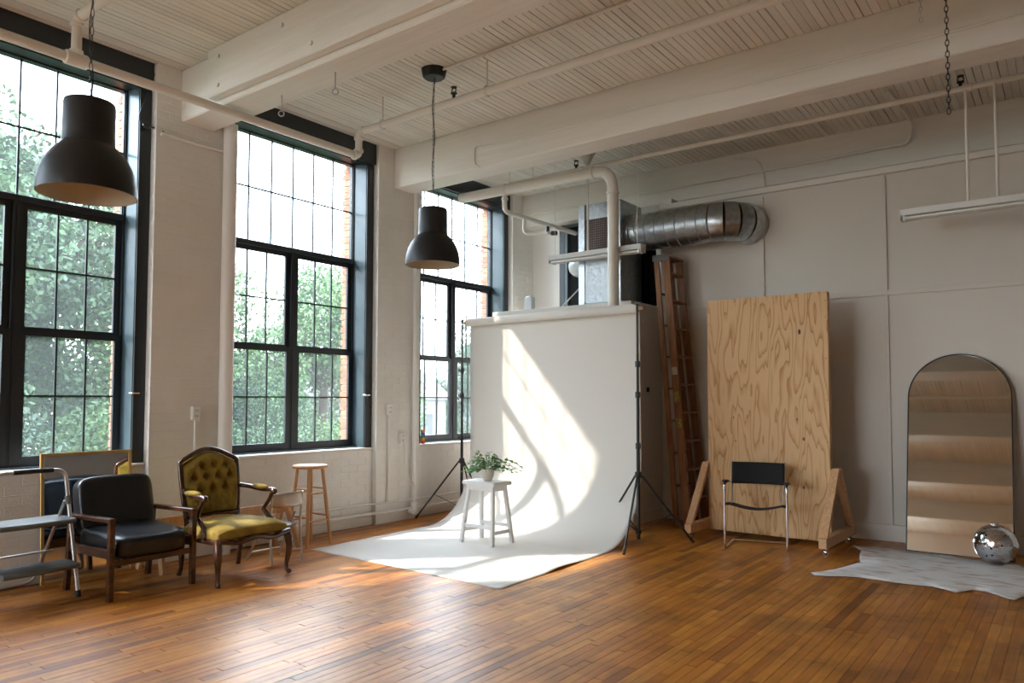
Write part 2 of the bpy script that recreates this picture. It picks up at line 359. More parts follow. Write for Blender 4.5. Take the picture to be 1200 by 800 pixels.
for i, (y0, y1) in enumerate(beams):
    q = MB(); q.box(-6.28, XR+.05, y0, y1, 3.862, CZ+.01)
    bo = struct('ceiling_beam', q, beam_paint, bevel=.012)
    if i == 0:
        part('beam_casing', MB().box(-5.72, XR, y0-.085, y0-.004, 3.905, CZ-.002), beam_paint, bo, bevel=.006)
        for k, (bx, bz) in enumerate(((-5.55,4.22),(-5.55,3.98),(-4.7,4.22),(-4.35,3.98),(-3.9,4.22))):
            part('bolt_head', MB().cyl((bx, y0-.10, bz), (bx, y0-.084, bz), .018, 8), beam_paint, bo)

# ---- left wall: brick piers, aprons under the windows, outer skin of red brick
PIER = [(3.23, 3.96), (5.82, 6.51), (8.37, 8.96), (.63, 1.37), (-1.97, -1.23)]
core = MB()
for a, b in PIER: core.box(-6.62, -6.2795, a+.005, b-.005, 0, CZ)
core.box(-6.62, -6.277, YF-.1, -3.83, 0, CZ)
for n_, yc in WIN: core.box(-6.62, -6.3428, yc-.935, yc+.935, 0, .835)
wall_left = struct('wall_left', core, white_brick)
def brickmesh(ln, h, d, c=.002):
    q = MB(); q.box(0, d, 0, ln, 0, h); return q.mesh('brick', bevel=c, smooth=False)
bl = []        # x face, y, z, length, depth
CH, BH = .0752, .0722
def brickrun(xf, a, b, z0, z1, depth):
    z = z0; row = 0
    while z+BH <= z1+.001:
        ys = []; y = a
        first = .115 if row % 2 else .235
        ln = first
        while y < b-.02:
            l_ = min(ln, b-y); ys.append((y, l_)); y += l_; ln = .235
        if ys and ys[-1][1] < .05: y_, l_ = ys.pop(); ys[-1] = (ys[-1][0], ys[-1][1]+l_)
        for y_, l_ in ys: bl.append((xf, y_, z, round(l_-.003, 3), depth))
        z += CH; row += 1
for a, b in PIER: brickrun(-6.277, a, b, 0.0, CZ, .093)
for n_, yc in WIN[:3]: brickrun(-6.340, yc-.93, yc+.93, 0.0, .835, .05)
sb = sorted(bl, key=lambda b: -camscore(b[0], b[1]+b[3]/2, b[2])*(1 if b[1] > 3.2 else .75)); single = set(sb[:300]); rb = random.Random(11)
cache = {}; rest = MB()
for b in bl:
    xf, y, z, ln, d = b; j = rb.uniform(-.0012, .0008)
    if b in single:
        k = (ln, d)
        if k not in cache: cache[k] = brickmesh(ln, BH, d)
        o = link('brick', cache[k], white_brick, wall_left); o.location = (xf-d+j, y+.002, z+.002)
    else: rest.box(xf-d+j, xf+j, y+.002, y+.002+ln, z+.002, z+.002+BH)
part('brick', rest, white_brick, wall_left, kind='stuff', smooth=False, bevel=.0025)
# outer skin
sk = MB(); ys = sorted([yc for _, yc in WIN]); y = YF-.1
for yc in ys: sk.box(-6.765, -6.63, y, yc-.85, -4, 4.6); sk.box(-6.765, -6.63, yc-.85, yc+.85, -4, .82); sk.box(-6.765, -6.63, yc-.85, yc+.85, 4.14, 4.6); y = yc+.85
sk.box(-6.765, -6.63, y, 9.2, -4, 4.6)
part('outer_wall', sk, mortar, wall_left)
rbk = MB()
for n_, yc in WIN[:3]:
    z = .83; row = 0
    while z < 4.08:
        for sgn in (-1, 1):
            rbk.cur = rb.random(); y = yc+sgn*.85; x0 = -6.785 if row % 2 else -6.80
            rbk.box(x0+.004, -6.66, min(y, y-sgn*.012), max(y, y-sgn*.012), z, z+.064)
        z += .0745; row += 1
part('brick', rbk, red_brick, wall_left, kind='stuff', smooth=False, rnd=True, bevel=.002)
sill = MB()
for n_, yc in WIN[:3]:
    s_ = MB(); s_.box(-6.62, -6.325, yc-.93, yc+.93, .836, .862); part('window_sill', s_, white_brick, wall_left, bevel=.006)
b_ = MB()
for (a, b) in ((YF, .63), (1.37, 3.23), (3.96, 5.82), (6.51, 7.48)): b_.box(-6.34, -6.318, a, b, 0, .095)
struct('baseboard_left', b_, board_white, bevel=.004)

# ---- windows
pane_cache = {}
def pane(y0, y1, z0, z1, x, par):
    k = (round(y1-y0, 3), round(z1-z0, 3))
    if k not in pane_cache: pane_cache[k] = MB().box(-.002, .002, 0, k[0], 0, k[1]).mesh('pane', smooth=False)
    o = link('pane', pane_cache[k], glass, par); o.location = (x, y0, z0); return o
def lights(par, y0, y1, z0, z1, nc, nr, x, mw=.014):
    cw = (y1-y0)/nc; rh = (z1-z0)/nr
    for i in range(nc):
        for j in range(nr): pane(y0+i*cw, y0+(i+1)*cw, z0+j*rh, z0+(j+1)*rh, x, par)
    for i in range(1, nc): part('muntin', MB().box(x-.009, x+.009, y0+i*cw-mw/2, y0+i*cw+mw/2, z0, z1), black_frame, par, smooth=False)
    for j in range(1, nr): part('muntin', MB().box(x-.0095, x+.0095, y0, y1, z0+j*rh-mw/2, z0+j*rh+mw/2), black_frame, par, smooth=False)
def rect(q, x0, x1, y0, y1, z0, z1, w, wb=None, wt=None):
    wb = w if wb is None else wb; wt = w if wt is None else wt
    q.box(x0, x1, y0, y0+w, z0, z1); q.box(x0, x1, y1-w, y1, z0, z1); q.box(x0, x1, y0+w, y1-w, z0, z0+wb); q.box(x0, x1, y0+w, y1-w, z1-wt, z1); return q
def make_window(name, yc):
    t = thing(name, None, None, (-6.6, yc, 0))
    # outer frame at the glass, then the deep painted jamb liner and the flat casing (all local to the root)
    f = MB(); rect(f, -.035, .035, -.835, .835, .862, 4.12, .025, .03, .03); part('window_frame', f, black_frame, t, bevel=.002)
    j = MB(); j.box(.035, .228, -.85, -.825, .862, 4.12); j.box(.035, .228, .825, .85, .862, 4.12); j.box(.035, .13, -.825, .825, .862, .875)
    part('jamb_liner', j, navy_jamb, t)
    c = MB(); c.box(.228, .245, -.93, -.83, .862, 4.075); c.box(.228, .245, .83, .93, .862, 4.075); c.box(.19, .245, -.93, .93, 4.075, CZ); c.box(.035, .19, -.825, .825, 4.10, 4.12); part('casing', c, black_frame, t, bevel=.002)
    h = MB(); h.box(.245, .285, -.925, .925, 4.085, CZ-.002); part('header_box', h, black_frame, t, bevel=.003)
    m_ = MB(); m_.box(-.03, .045, -.03, .03, .89, 2.95); m_.box(.045, .052, -.012, .012, .89, 2.95); part('mullion', m_, black_frame, t)
    bar = MB(); bar.box(-.03, .05, -.81, .81, 2.95, 3.0); part('transom_bar', bar, black_frame, t, bevel=.004)
    tr_ = part('transom_sash', rect(MB(), -.02, .02, -.81, .81, 2.995, 4.098, .008, .006, .006), black_frame, t)
    lights(tr_, -.802, .802, 3.0, 4.092, 6, 2, 0)
    for s_ in (-1, 1):
        a, b = (-.81, -.03) if s_ < 0 else (.03, .81)
        us = part('upper_sash', rect(MB(), -.022, .008, a, b, 1.925, 2.95, .05, .045, .045), black_frame, t)
        lights(us, a+.05, b-.05, 1.97, 2.905, 3, 2, -.006)
        ls = part('lower_sash', rect(MB(), .010, .042, a, b, .89, 1.945, .05, .062, .048), black_frame, t)
        lights(ls, a+.05, b-.05, .952, 1.897, 3, 2, .026)
    part('sash_handle', MB().tube([(.245, .80, 1.45), (.285, .80, 1.45), (.29, .86, 1.452)], .008, 8), chrome, t, label='small chrome window handle')
    return t
for n_, yc in WIN[:3]: make_window(n_, yc)
for n_, yc in WIN[3:]:
    t = thing(n_, None, None, (-6.6, yc, 0)); f = MB(); rect(f, -.035, .035, -.835, .835, .862, 4.12, .03); f.box(-.03, .04, -.03, .03, .89, 2.95); f.box(-.03, .05, -.81, .81, 2.9, 3.0); f.box(-.02, .04, -.81, .81, 1.9, 1.98)
    for i in range(1, 6): f.box(-.01, .01, -.81+i*.27-.007, -.81+i*.27+.007, .9, 4.1)
    part('window_frame', f, black_frame, t); c = MB(); c.box(.0, .245, -.93, -.83, .862, CZ); c.box(.0, .245, .83, .93, .862, CZ); c.box(.19, .285, -.93, .93, 4.08, CZ); part('casing', c, black_frame, t)
    part('pane', MB().box(-.002, .002, -.81, .81, .9, 4.1), glass, t)

# ---- back of the room: partition with batten joints, corner closet, true back wall
WB = 8.26
wb = struct('wall_back', MB().box(-3.955, XR+.1, WB+.012, WB+.12, 0, 3.70), taupe)
seams = [-3.94, -2.725, -1.478, -.258, .96, 2.18, XR]
for i in range(len(seams)-1):
    a, b = seams[i], seams[i+1]
    for z0, z1 in ((.0, 2.47), (2.47, 3.69)): part('wall_panel', MB().box(a+.003, b-.003, WB, WB+.013, z0+.002, z1-.002), taupe, wb, bevel=.002)
for i, xs in enumerate(seams[1:-1]):
    w_ = .05 if i == 0 else .028
    part('batten', MB().box(xs-w_/2, xs+w_/2, WB-.02, WB, 2.50, 3.66), taupe, wb, bevel=.002)
    part('batten', MB().box(xs-.016, xs+.016, WB-.02, WB, .165, 2.46), taupe, wb, bevel=.002)
part('wall_rail', MB().box(-3.93, XR, WB-.022, WB, 2.455, 2.505), taupe, wb, bevel=.002)
struct('trim_1', MB().box(-3.95, XR+.1, WB-.03, WB+.10, 3.695, 3.758), beam_paint, bevel=.004)
struct('baseboard_back', MB().box(-3.955, XR, WB-.018, WB, 0, .165), board_white, bevel=.004)
struct('wall_alcove', MB().box(-6.7, XR+.15, 8.87, 9.0, 0, CZ).box(-3.97, -3.86, 8.38, 8.9, 2.5, 3.86), white_paint)
cl_ = MB(); cl_.box(-5.95, -3.955, 7.50, 8.86, 0, 2.52)
struct('wall_closet', cl_, taupe, bevel=.004)
struct('baseboard_closet', MB().box(-3.956, -3.938, 7.49, WB-.02, 0, .13), board_white, bevel=.004)
struct('wall_right', MB().box(XR, XR+.15, YF-.1, 9, 0, CZ), mat('wall_right_low_bounce', (.30,.25,.21), .6))  # unseen wall, darkened to cut bounce light on the right side
q = MB(); x = -6.7                 # wall behind the camera, with openings for the added daylight windows
q.box(-6.7, XR+.1, YF-.15, YF, 0, FZ0); q.box(-6.7, XR+.1, YF-.15, YF, FZ1, CZ)
for xc in FILL_WIN: q.box(x, xc-.85, YF-.15, YF, FZ0, FZ1); x = xc+.85
q.box(x, XR+.1, YF-.15, YF, FZ0, FZ1); struct('wall_front', q, white_paint)
for i, xc in enumerate(FILL_WIN):
    t = thing('window_%d' % (7+i), None, None, (xc, YF-.1, FZ0)); q = MB()  # unseen window, added to let in extra daylight
    for a in (-.85, -.03, .80): q.box(a, a+.05, -.03, .03, 0, FZ1-FZ0)
    for z in (0, .95, 1.9, FZ1-FZ0-.06): q.box(-.85, .85, -.03, .03, z, z+.06)
    part('window_frame', q, black_frame, t); part('pane', MB().box(-.82,.82,-.002,.002,.04,FZ1-FZ0-.04), glass, t)
# small dark window high in the back wall
t = thing('window_6', None, None, (-5.45, 8.86, 2.5))
q = MB(); q.box(-.32, -.24, -.06, .02, 0, 1.38); q.box(.33, .38, -.06, .02, 0, 1.38); q.box(-.32, .38, -.06, .02, 1.32, 1.38); part('window_frame', q, black_frame, t)
q = MB(); q.box(-.24, .33, -.012, -.004, 0, 1.32); part('blackout_panel', q, curtain_m, t)
q = MB(); q.box(-.245, -.19, -.055, .0, 0, 1.32); part('jamb_liner', q, navy_jamb, t)

# ================================================================ PIPES, WIRES, CEILING FITTINGS
def arc(c, r, a0, a1, ax, ay, n=6):
    c = Vector(c); ax = Vector(ax); ay = Vector(ay)
    return [c+ax*(r*math.cos(a0+(a1-a0)*i/n))+ay*(r*math.sin(a0+(a1-a0)*i/n)) for i in range(n+1)]
def rounded(pts, r, n=5):
    P = [Vector(p) for p in pts]; out = [P[0]]
    for i in range(1, len(P)-1):
        a = (P[i-1]-P[i]); b = (P[i+1]-P[i]); ra = min(r, a.length*.45, b.length*.45); a.normalize(); b.normalize()
        p0 = P[i]+a*ra; p2 = P[i]+b*ra
        for k in range(n+1):
            t_ = k/n; out.append(p0*(1-t_)**2+P[i]*2*t_*(1-t_)+p2*t_**2)
    out.append(P[-1]); return out
def pipe(name, label, pts, r, m=pipe_paint, fits=(), bend=.08, n=12, group=None):
    loc = tuple(pts[0]); t = thing(name, label, 'pipe' if r > .013 else 'conduit', loc, 0, group)
    part('pipe', MB().tube(rounded(pts, bend), r, n), m, t, world=True)
    for a, b, rr in fits: part('fitting', MB().cyl(a, b, rr, 14), m, t, world=True, bevel=.006)
    return t
X1, ZP, YE = -5.60, 3.808, 4.92
P_heat = pipe('heating_pipe', 'long cream pipe running in front of the window heads with a riser at its end', [(X1,-6.9,ZP),(X1,YE,ZP),(X1,YE,4.045),(2.7,4.86,4.045)], .036, fits=[((X1,YE,ZP+.035),(X1,YE,ZP+.07),.048),((X1,YE-.03,ZP),(X1,YE-.07,ZP),.048),((X1,YE,3.965),(X1,YE,4.0),.047),((X1+.04,YE,4.045),(X1+.08,YE,4.045),.047)], bend=.05)
pipe('branch_pipe', 'cream pipe rising from the tee above the left window and turning under the ceiling', [(X1,2.295,ZP+.04),(X1,2.295,4.11),(2.7,2.28,4.11)], .034, fits=[((X1,2.22,ZP),(X1,2.37,ZP),.050),((X1,2.295,ZP+.03),(X1,2.295,ZP+.07),.046),((X1,2.295,4.045),(X1,2.295,4.08),.046),((X1+.03,2.295,4.11),(X1+.075,2.295,4.11),.046)], bend=.05)
pipe('ceiling_conduit', 'thin conduit along the ceiling from the second lamp canopy to the right', [(-4.36,4.78,4.298),(2.7,4.72,4.298)], .012)
pipe('ceiling_conduit', 'thin dark edged conduit along the ceiling behind the sprinkler pipe', [(-4.3,7.95,4.296),(2.7,8.02,4.296)], .013)
pipe('steam_pipe', 'thick cream pipe from the far window bending down behind the paper backdrop', [(-6.25,7.22,3.99),(-4.07,7.30,3.99),(-4.07,7.30,.02)], .062, bend=.22, fits=[((-4.07,7.3,3.74),(-4.07,7.3,3.70),.072),((-4.35,7.29,3.99),(-4.30,7.29,3.99),.072),((-5.60,7.245,3.99),(-5.52,7.247,3.99),.075)], n=16)
P_spr = pipe('sprinkler_pipe', 'thin cream sprinkler pipe crossing under the ceiling towards the right frame edge', [(-5.6,7.40,4.10),(2.7,7.46,4.10)], .026, fits=[((-4.60,7.41,4.1),(-4.52,7.41,4.1),.036),((-.70,7.44,4.1),(-.62,7.44,4.1),.036)])
pipe('drain_pipe', 'white pipe dropping from the thick pipe and running back above the closet', [(-5.56,7.25,3.95),(-5.56,7.25,3.72),(-5.50,8.80,3.72)], .030, fits=[((-5.56,7.25,3.90),(-5.56,7.25,3.86),.042)])
pipe('valve_pipe', 'short white looped pipe with a black valve near the back corner', [(-5.53,7.62,3.70),(-5.53,7.62,3.50),(-5.15,7.62,3.47)], .022)
solo('valve', MB().cyl((-5.17,7.62,3.47),(-5.17,7.62,3.55),.022,10).cyl((-5.11,7.62,3.46),(-5.04,7.62,3.45),.028,10), black_metal, 'small black valve on the short white looped pipe', 'valve', (-5.17,7.62,3.47))
pipe('electrical_conduit', 'thin conduit along the back beam, bending up to the ceiling at its right end', [(-6.1,8.56,4.02),(-1.29,8.56,4.06),(-1.25,8.50,4.25),(-1.32,7.6,4.30)], .017, bend=.06)
pipe('electrical_conduit', 'thin conduit strapped across the face of the middle ceiling beam', [(-4.98,6.048,3.866),(-5.05,6.048,3.92),(-5.05,6.045,4.10),(-4.55,6.045,4.06),(-3.75,6.045,4.05),(-3.0,6.045,4.06),(-2.2,6.045,4.02),(-1.35,6.045,4.02),(-.2,6.045,4.03),(1.5,6.045,4.05)], .009, bend=.05)
pipe('electrical_conduit', 'curved conduit at the top left corner of the panelled wall above the duct end', [(-3.15,8.585,4.27),(-2.85,8.585,4.20),(-2.80,8.585,4.0),(-2.76,8.50,3.80),(-2.70,8.245,3.62)], .011, bend=.10)
# pipe straps and hooks hanging from the ceiling
def hanger(x, y, z, r): return MB().tube([(x,y,CZ),(x,y,z+r)], .006, 6).tube(arc((x,y,z), r+.008, 0, 2*PI, (0,1,0), (0,0,1), 14), .005, 6)
for i, (x, y, z, r, lab) in enumerate(((-5.25,4.91,4.045,.036,'thin hanger strap holding the pipe near the middle window'), (-5.50,7.27,3.99,.062,'strap holding the thick pipe beside the far window'), (-3.9,7.42,4.10,.026,'strap holding the sprinkler pipe by the round duct'), (-5.15,7.28,3.99,.062,'strap holding the thick pipe behind the second lamp'), (-3.95,4.90,4.045,.036,'strap holding the ceiling pipe right of the second lamp canopy'))):
    solo('pipe_hanger', hanger(x, y, z, r), pipe_paint, lab, 'hanger', (x, y, CZ), group='hangers holding the overhead pipes')
for (x, y, lab) in ((-5.069,3.633,'steel eye hook under the near beam, the one closer to the windows'), (-4.381,3.612,'steel eye hook under the near beam, the one closer to the second lamp')):
    q = MB().tube([(x,y,3.87),(x,y,3.735)], .005, 6).tube(arc((x,y,3.712), .022, 0, 2*PI, (.7,.7,0), (0,0,1), 14), .005, 6)
    solo('eye_hook', q, alu, lab, 'hook', (x, y, 3.862), group='eye hooks under the near beam')
spr_m = mat('sprinkler_metal', (.03,.022,.018), .5, .6)
for (x, y, z, par) in ((-4.62,7.41,4.13,P_spr),(-.71,7.44,4.13,P_spr),(-4.33,4.90,4.085,P_heat)):
    q = MB().cyl((x,y,z-.02),(x,y,z+.03),.014,10).cyl((x,y,z+.03),(x,y,z+.036),.03,12).tube(arc((x,y,z+.06), .024, 0, 2*PI, (1,0,0), (0,0,1), 12), .005, 6).cyl((x,y,z+.085),(x,y,z+.09),.028,12)
    part('sprinkler_head', q, spr_m, par, world=True, label='dark sprinkler head')
solo('smoke_detector', MB().lathe([(.05,-.06),(.065,-.03),(.07,0)], (-4.4,7.3,CZ)), enamel, 'small round white detector under the ceiling beyond the middle beam', 'detector', (-4.4,7.3,CZ))
# chains
def chainmb(x, y, z0, z1, ll=.042, r=.003, w=.0095):
    q = MB(); z = z1; k = 0
    while z > z0:
        ax = (1,0,0) if k % 2 else (0,1,0); c = Vector((x, y, z-ll/2)); a = Vector(ax); pts = []
        for i in range(10):
            t_ = 2*PI*i/10; pts.append(c+a*(w*math.cos(t_))+Vector((0,0,1))*(ll*.5*math.sin(t_)))
        q.tube(pts, r, 5, closed=True); z -= ll-2*r*1.3; k += 1
    return q
solo('hanging_chain', chainmb(-.54, 5.0, 3.09, CZ), black_metal, 'long dark chain hanging loose from the ceiling at the upper right', 'chain', (-.54,5.0,CZ), smooth=True)
solo('hanging_chain', chainmb(-.72, 5.35, 3.86, CZ), alu, 'short steel chain left of the long dark chain', 'chain', (-.72,5.35,CZ))

# ---- pendant lamps
def pendant(x, y, zr, label, sc=1.0, ln=.055):
    t = thing('pendant_lamp', label, 'pendant lamp', (x, y, zr), 0, 'black dome pendant lamps')
    prof = [(.238,0),(.2385,.012),(.236,.05),(.228,.095),(.214,.14),(.193,.18),(.166,.215),(.142,.238),(.131,.248),(.1285,.256),(.127,.30),(.1255,.455),(.121,.468),(.10,.474),(.02,.475)]
    prof = [(r, z*1.06) for r, z in prof]
    part('lamp_shade', MB().lathe(prof, n=64, caps=False), lampshell, t)
    part('shade_lining', MB().lathe([(r-.004 if r > .03 else r, z-.004 if z > .4 else z+.0005) for r, z in prof], n=64, caps=False), lampin, t, label='cream inside of the shade')
    part('lamp_socket', MB().cyl((0,0,.30),(0,0,.47),.03,16).ball((0,0,.25),.045), enamel, t)
    h = CZ-zr
    part('chain', chainmb(0, 0, .50, h-.04, ll=ln, r=.0022, w=.0085), black_metal, t)
    pts = []; n_ = 46
    for i in range(n_+1):
        f_ = i/n_; z = .50+f_*(h-.07-.50); a = f_*h*7.5
        bulge = .07*math.exp(-((f_-.72)/.07)**2) if label.startswith('nearer') else 0
        pts.append((.012*math.cos(a)+bulge, .012*math.sin(a)+bulge*.3, z))
    pts[0] = (.05, .03, .50); part('cord', MB().tube(pts, .003, 6), black_metal, t)
    part('canopy', MB().lathe([(.02,h-.075),(.085,h-.075),(.100,h-.06),(.112,h),(.0,h)], n=32), lampshell, t)
    return t
pendant(-4.137, 1.770, 2.475, 'nearer large black dome lamp hanging at the left of the picture')
pendant(-4.455, 4.774, 2.575, 'farther black dome lamp hanging left of the paper backdrop', ln=.045)

# ---- strip lights
def strip_light(x0, x1, y, z, label, rods):
    t = thing('strip_light', label, 'strip light', ((x0+x1)/2, y, z), 0, 'white fluorescent strip lights')
    hl = (x1-x0)/2
    q = MB().prism([(-.055,-.0),(-.065,.055),(.065,.055),(.055,0)], -hl, hl, 'x'); part('housing', q, enamel, t, bevel=.003)
    for s_ in (-1, 1):
        part('tube', MB().cyl((-hl+.03, s_*.035, -.022),(hl-.03, s_*.035, -.022), .014, 14), tube_white, t)
        for e_ in (-1, 1): part('tube_holder', MB().box(e_*(hl-.03)-.01, e_*(hl-.03)+.01, s_*.035-.014, s_*.035+.014, -.042, .0), enamel, t)
    for e_ in (-1, 1): part('end_cap', MB().box(e_*hl-.006, e_*hl+.006, -.062, .062, -.035, .057), enamel, t, bevel=.002)
    for (rx, top, rr, yo) in rods: part('hanger_rod' if rr > .004 else 'hanger_wire', MB().cyl((rx-(x0+x1)/2, 0, .05),(rx-(x0+x1)/2, yo, top-z), rr, 8), pipe_paint, t)
    return t
strip_light(-4.98, -3.765, 7.42, 3.065, 'white two tube strip light hanging above the paper backdrop', [(-4.93,CZ,.0035,0),(-4.47,CZ-.06,.011,.0),(-3.83,CZ,.0035,0)])
strip_light(-1.195, 1.24, 7.42, 3.045, 'dim white strip light hanging on two rods at the right edge', [(-.675,4.09,.012,.0),(-.462,4.09,.012,.0),(.7,4.09,.012,0)])
t = thing('ceiling_cone', 'white cone shaped ceiling cap above the left strip light', 'ceiling cap', (-4.47, 7.42, CZ))
part('cone', MB().lathe([(.014,-.19),(.022,-.185),(.06,-.10),(.10,-.03),(.105,0)], n=28), enamel, t)
pc = MB().tube([(-4.40,7.36,4.09),(-4.12,7.36,3.82)], .006, 6); solo('cross_brace', pc, pipe_paint, 'thin diagonal brace between the thin pipe and the thick down pipe', 'brace', (-4.12,7.36,3.82))
solo('pull_cord', MB().tube([(-3.78,7.36,CZ),(-3.785,7.36,3.6),(-3.83,7.36,3.24)], .004, 6).ball((-3.83,7.36,3.23),.018,8,6,(1,1,1.8)), pipe_paint, 'pale pull cord dangling over the right end of the left strip light', 'cord', (-3.78,7.36,CZ))

# ---- air handler on the closet with its round duct, curtain
t = thing('air_handler', 'grey sheet metal air handling box standing on top of the closet', 'air handler', (-4.41, 7.86, 2.52))
part('cabinet', MB().box(-.275,.275,-.26,.26,0,1.21), galv, t, bevel=.006)
q = MB().box(-.262,.265,-.275,-.262,.02,.60); part('access_panel', q, mat('foil_insulation', (.56,.60,.63), .35, .35, bump=.5, bscale=16), t, bevel=.004, label='crinkled pale foil panel')
part('corner_strip', MB().box(-.285,-.20,-.285,-.258,.0,1.20), galv, t, bevel=.002); part('corner_strip', MB().box(.235,.283,-.285,-.255,.0,1.20), galv, t, bevel=.002)
g = part('return_grille', MB().box(-.20,.10,-.272,-.262,.64,1.02), grille_m, t); sl = MB()
for i in range(13): sl.box(-.195,.095,-.282,-.272,.65+i*.028,.655+i*.028)
for i in range(11): sl.box(-.195+i*.028,-.19+i*.028,-.281,-.272,.645,1.015)
part('grille_bars', sl, mat('grille_bar', (.28,.22,.2), .5), g, kind='stuff', smooth=False)
t = thing('round_duct', 'round ribbed metal duct running from the air handler and elbowing into the panelled wall', 'duct', (-4.13, 7.88, 3.36))
r_ = .215; sec = MB(); n_ = 8; xs0 = 0
for i in range(n_):
    a, b = i*.125, (i+1)*.125
    part('duct_section', MB().cyl((a,0,0),(b+.001,0,0), r_-(.003 if i % 2 else 0), 36), galv, t)
    part('seam_band', MB().lathe([(r_-.002,-.005),(r_+.005,0),(r_-.002,.005)], n=36, caps=False), galv, t)
    o = [c for c in t.children if c.name.startswith('seam_band')][-1]; o.location = (b, 0, 0); o.rotation_euler = (0, R(90), 0)
R0 = .27
for k in range(4):
    a0, a1 = k*R(22.5)-.02, (k+1)*R(22.5)+.02
    pts = [(1.0+R0*math.sin(a), R0*(1-math.cos(a))-.0, 0) for a in (a0, (a0+a1)/2, a1)]
    part('elbow_gore', MB().tube(pts, r_+(.003 if k % 2 else -.002), 32), galv, t)
part('duct_section', MB().cyl((1.0+R0,R0-.01,0),(1.0+R0,.378,0), r_+.004, 36), galv, t)
part('duct_collar', MB().cyl((-.006,0,0),(.05,0,0), r_+.02, 36), galv, t)
solo('vent_elbow', MB().tube(rounded([(-4.69,7.95,3.08),(-4.98,7.95,3.08),(-5.02,8.8,3.08)],.2,8), .125, 24), enamel, 'white round vent elbow leaving the left side of the air handler', 'vent', (-4.69,7.95,3.08))
def curtain_fn(u, v):
    w_ = .028*math.sin(u*PI*9)+.01*math.sin(u*23+v*3); return (-4.37+u*.395+.012*math.sin(v*5)*u, 8.20+w_, 2.525+v*.88)
q = MB().grid(curtain_fn, 90, 10)
o = solo('black_curtain', q, curtain_m, 'black cloth hanging below the round duct beside the wooden ladder', 'curtain', (-4.17,8.2,2.525)); md = o.modifiers.new('thickness', 'SOLIDIFY'); md.thickness = .004
solo('white_bag', MB().prism([(-5.56,2.52),(-5.43,2.52),(-5.43,2.70),(-5.47,2.715),(-5.54,2.70)], 7.64, 7.72, 'y'), enamel, 'small white box standing on the closet behind the backdrop roll', 'box', (-5.5,7.68,2.52), bevel=.01)
solo('leaning_stick', MB().tube([(-5.2,7.9,2.53),(-4.95,8.3,3.0)], .009, 6), enamel, 'thin white stick leaning left of the air handler', 'stick', (-5.2,7.9,2.53))
t = thing('thermostat', 'small white thermostat on the closet side wall left of the ladder', 'thermostat', (-3.955, 7.85, 1.47))
part('thermostat_plate', MB().box(0,.008,-.09,.06,-.02,.10), enamel, t, bevel=.002); part('thermostat_display', MB().box(.008,.024,.0,.045,.02,.075), black_metal, t)
# ---- left wall fittings
def outlet(y, z, label, low=None, xface=-6.277):
    t = thing('wall_outlet', label, 'outlet', (xface, y, z))
    part('outlet_box', MB().box(0,.045,-.037,.037,-.06,.06), white_paint, t, bevel=.004); q = MB()
    for zz in (-.025,.025): q.box(.045,.047,-.012,-.008,zz-.008,zz+.008); q.box(.045,.047,.008,.012,zz-.008,zz+.008)
    part('socket_slots', q, black_metal, t, smooth=False, kind='stuff')
    if low is not None: part('conduit', MB().cyl((.02,0,-.06),(.02,0,low-z),.011,10), white_paint, t)
    return t
outlet(3.636, 1.276, 'white outlet box with conduit on the pier behind the gold armchair', .35)
outlet(5.99, 1.283, 'white outlet box with a long conduit on the pier right of the bar stool', .22)
outlet(6.20, .953, 'white outlet with a plugged cord on the pier left of the far window')
solo('power_cord', MB().tube(rounded([(-6.22,6.19,.95),(-6.2,6.19,.80),(-6.2,6.20,.62),(-6.2,6.27,.50),(-6.2,6.36,.42),(-6.2,6.36,.04)],.05), .006, 8), board_white, 'pale cord dropping from the plugged outlet to the floor', 'cord', (-6.2,6.36,.04))
t = pipe('riser_pipe', 'vertical white pipe with valves at the foot of the second pier', [(-6.22,6.37,.05),(-6.22,6.37,4.2)], .026, white_paint, fits=[((-6.22,6.37,.06),(-6.22,6.37,.20),.042),((-6.22,6.30,.10),(-6.12,6.27,.10),.03)])
pipe('column_pipe', 'thick vertical white pipe at the right edge of the first pier', [(-6.205,3.90,0.0),(-6.205,3.90,3.95)], .062, white_paint, n=24)
pipe('heating_line', 'upper of the two white pipes along the foot of the window wall', [(-6.30,4.03,.235),(-6.30,5.78,.235),(-6.24,5.86,.235),(-6.24,7.4,.235)], .013, white_paint, bend=.04)
pipe('heating_line', 'lower of the two white pipes along the foot of the window wall', [(-6.29,4.03,.13),(-6.29,5.78,.13),(-6.235,5.86,.13),(-6.235,7.4,.13)], .017, white_paint, bend=.04)
q = MB().tube([(-6.26,3.27,3.70),(-6.26,3.95,3.70)], .016, 8); solo('cable_bar', q, white_paint, 'thin white bar across the top of the first pier under the beam', 'bar', (-6.26,3.27,3.70))
q = MB().tube(rounded([(-6.33,3.24,4.25),(-6.33,3.10,3.80),(-6.31,3.16,3.74),(-6.30,3.26,3.75),(-6.27,3.30,3.72)],.05), .006, 6).ball((-6.31,3.17,3.75),.04,10,8,(.6,1,.6)); solo('cable_loop', q, black_metal, 'dark cable loop tied at the upper corner of the left window', 'cable', (-6.3,3.2,3.74))
cc = [(.75,.06,.03),(.85,.25,.02),(.06,.30,.08),(.05,.12,.55),(.85,.25,.02)]
t = thing('colour_blocks', 'little stack of red, orange, green and blue blocks on the far sill', 'blocks', (-6.40, 6.70, .862))
for i, c_ in enumerate(cc): part('block', MB().box(-.018,.018,-.02,.02,i*.034,i*.034+.033), mat('block_colour', c_, .5), t, bevel=.002)

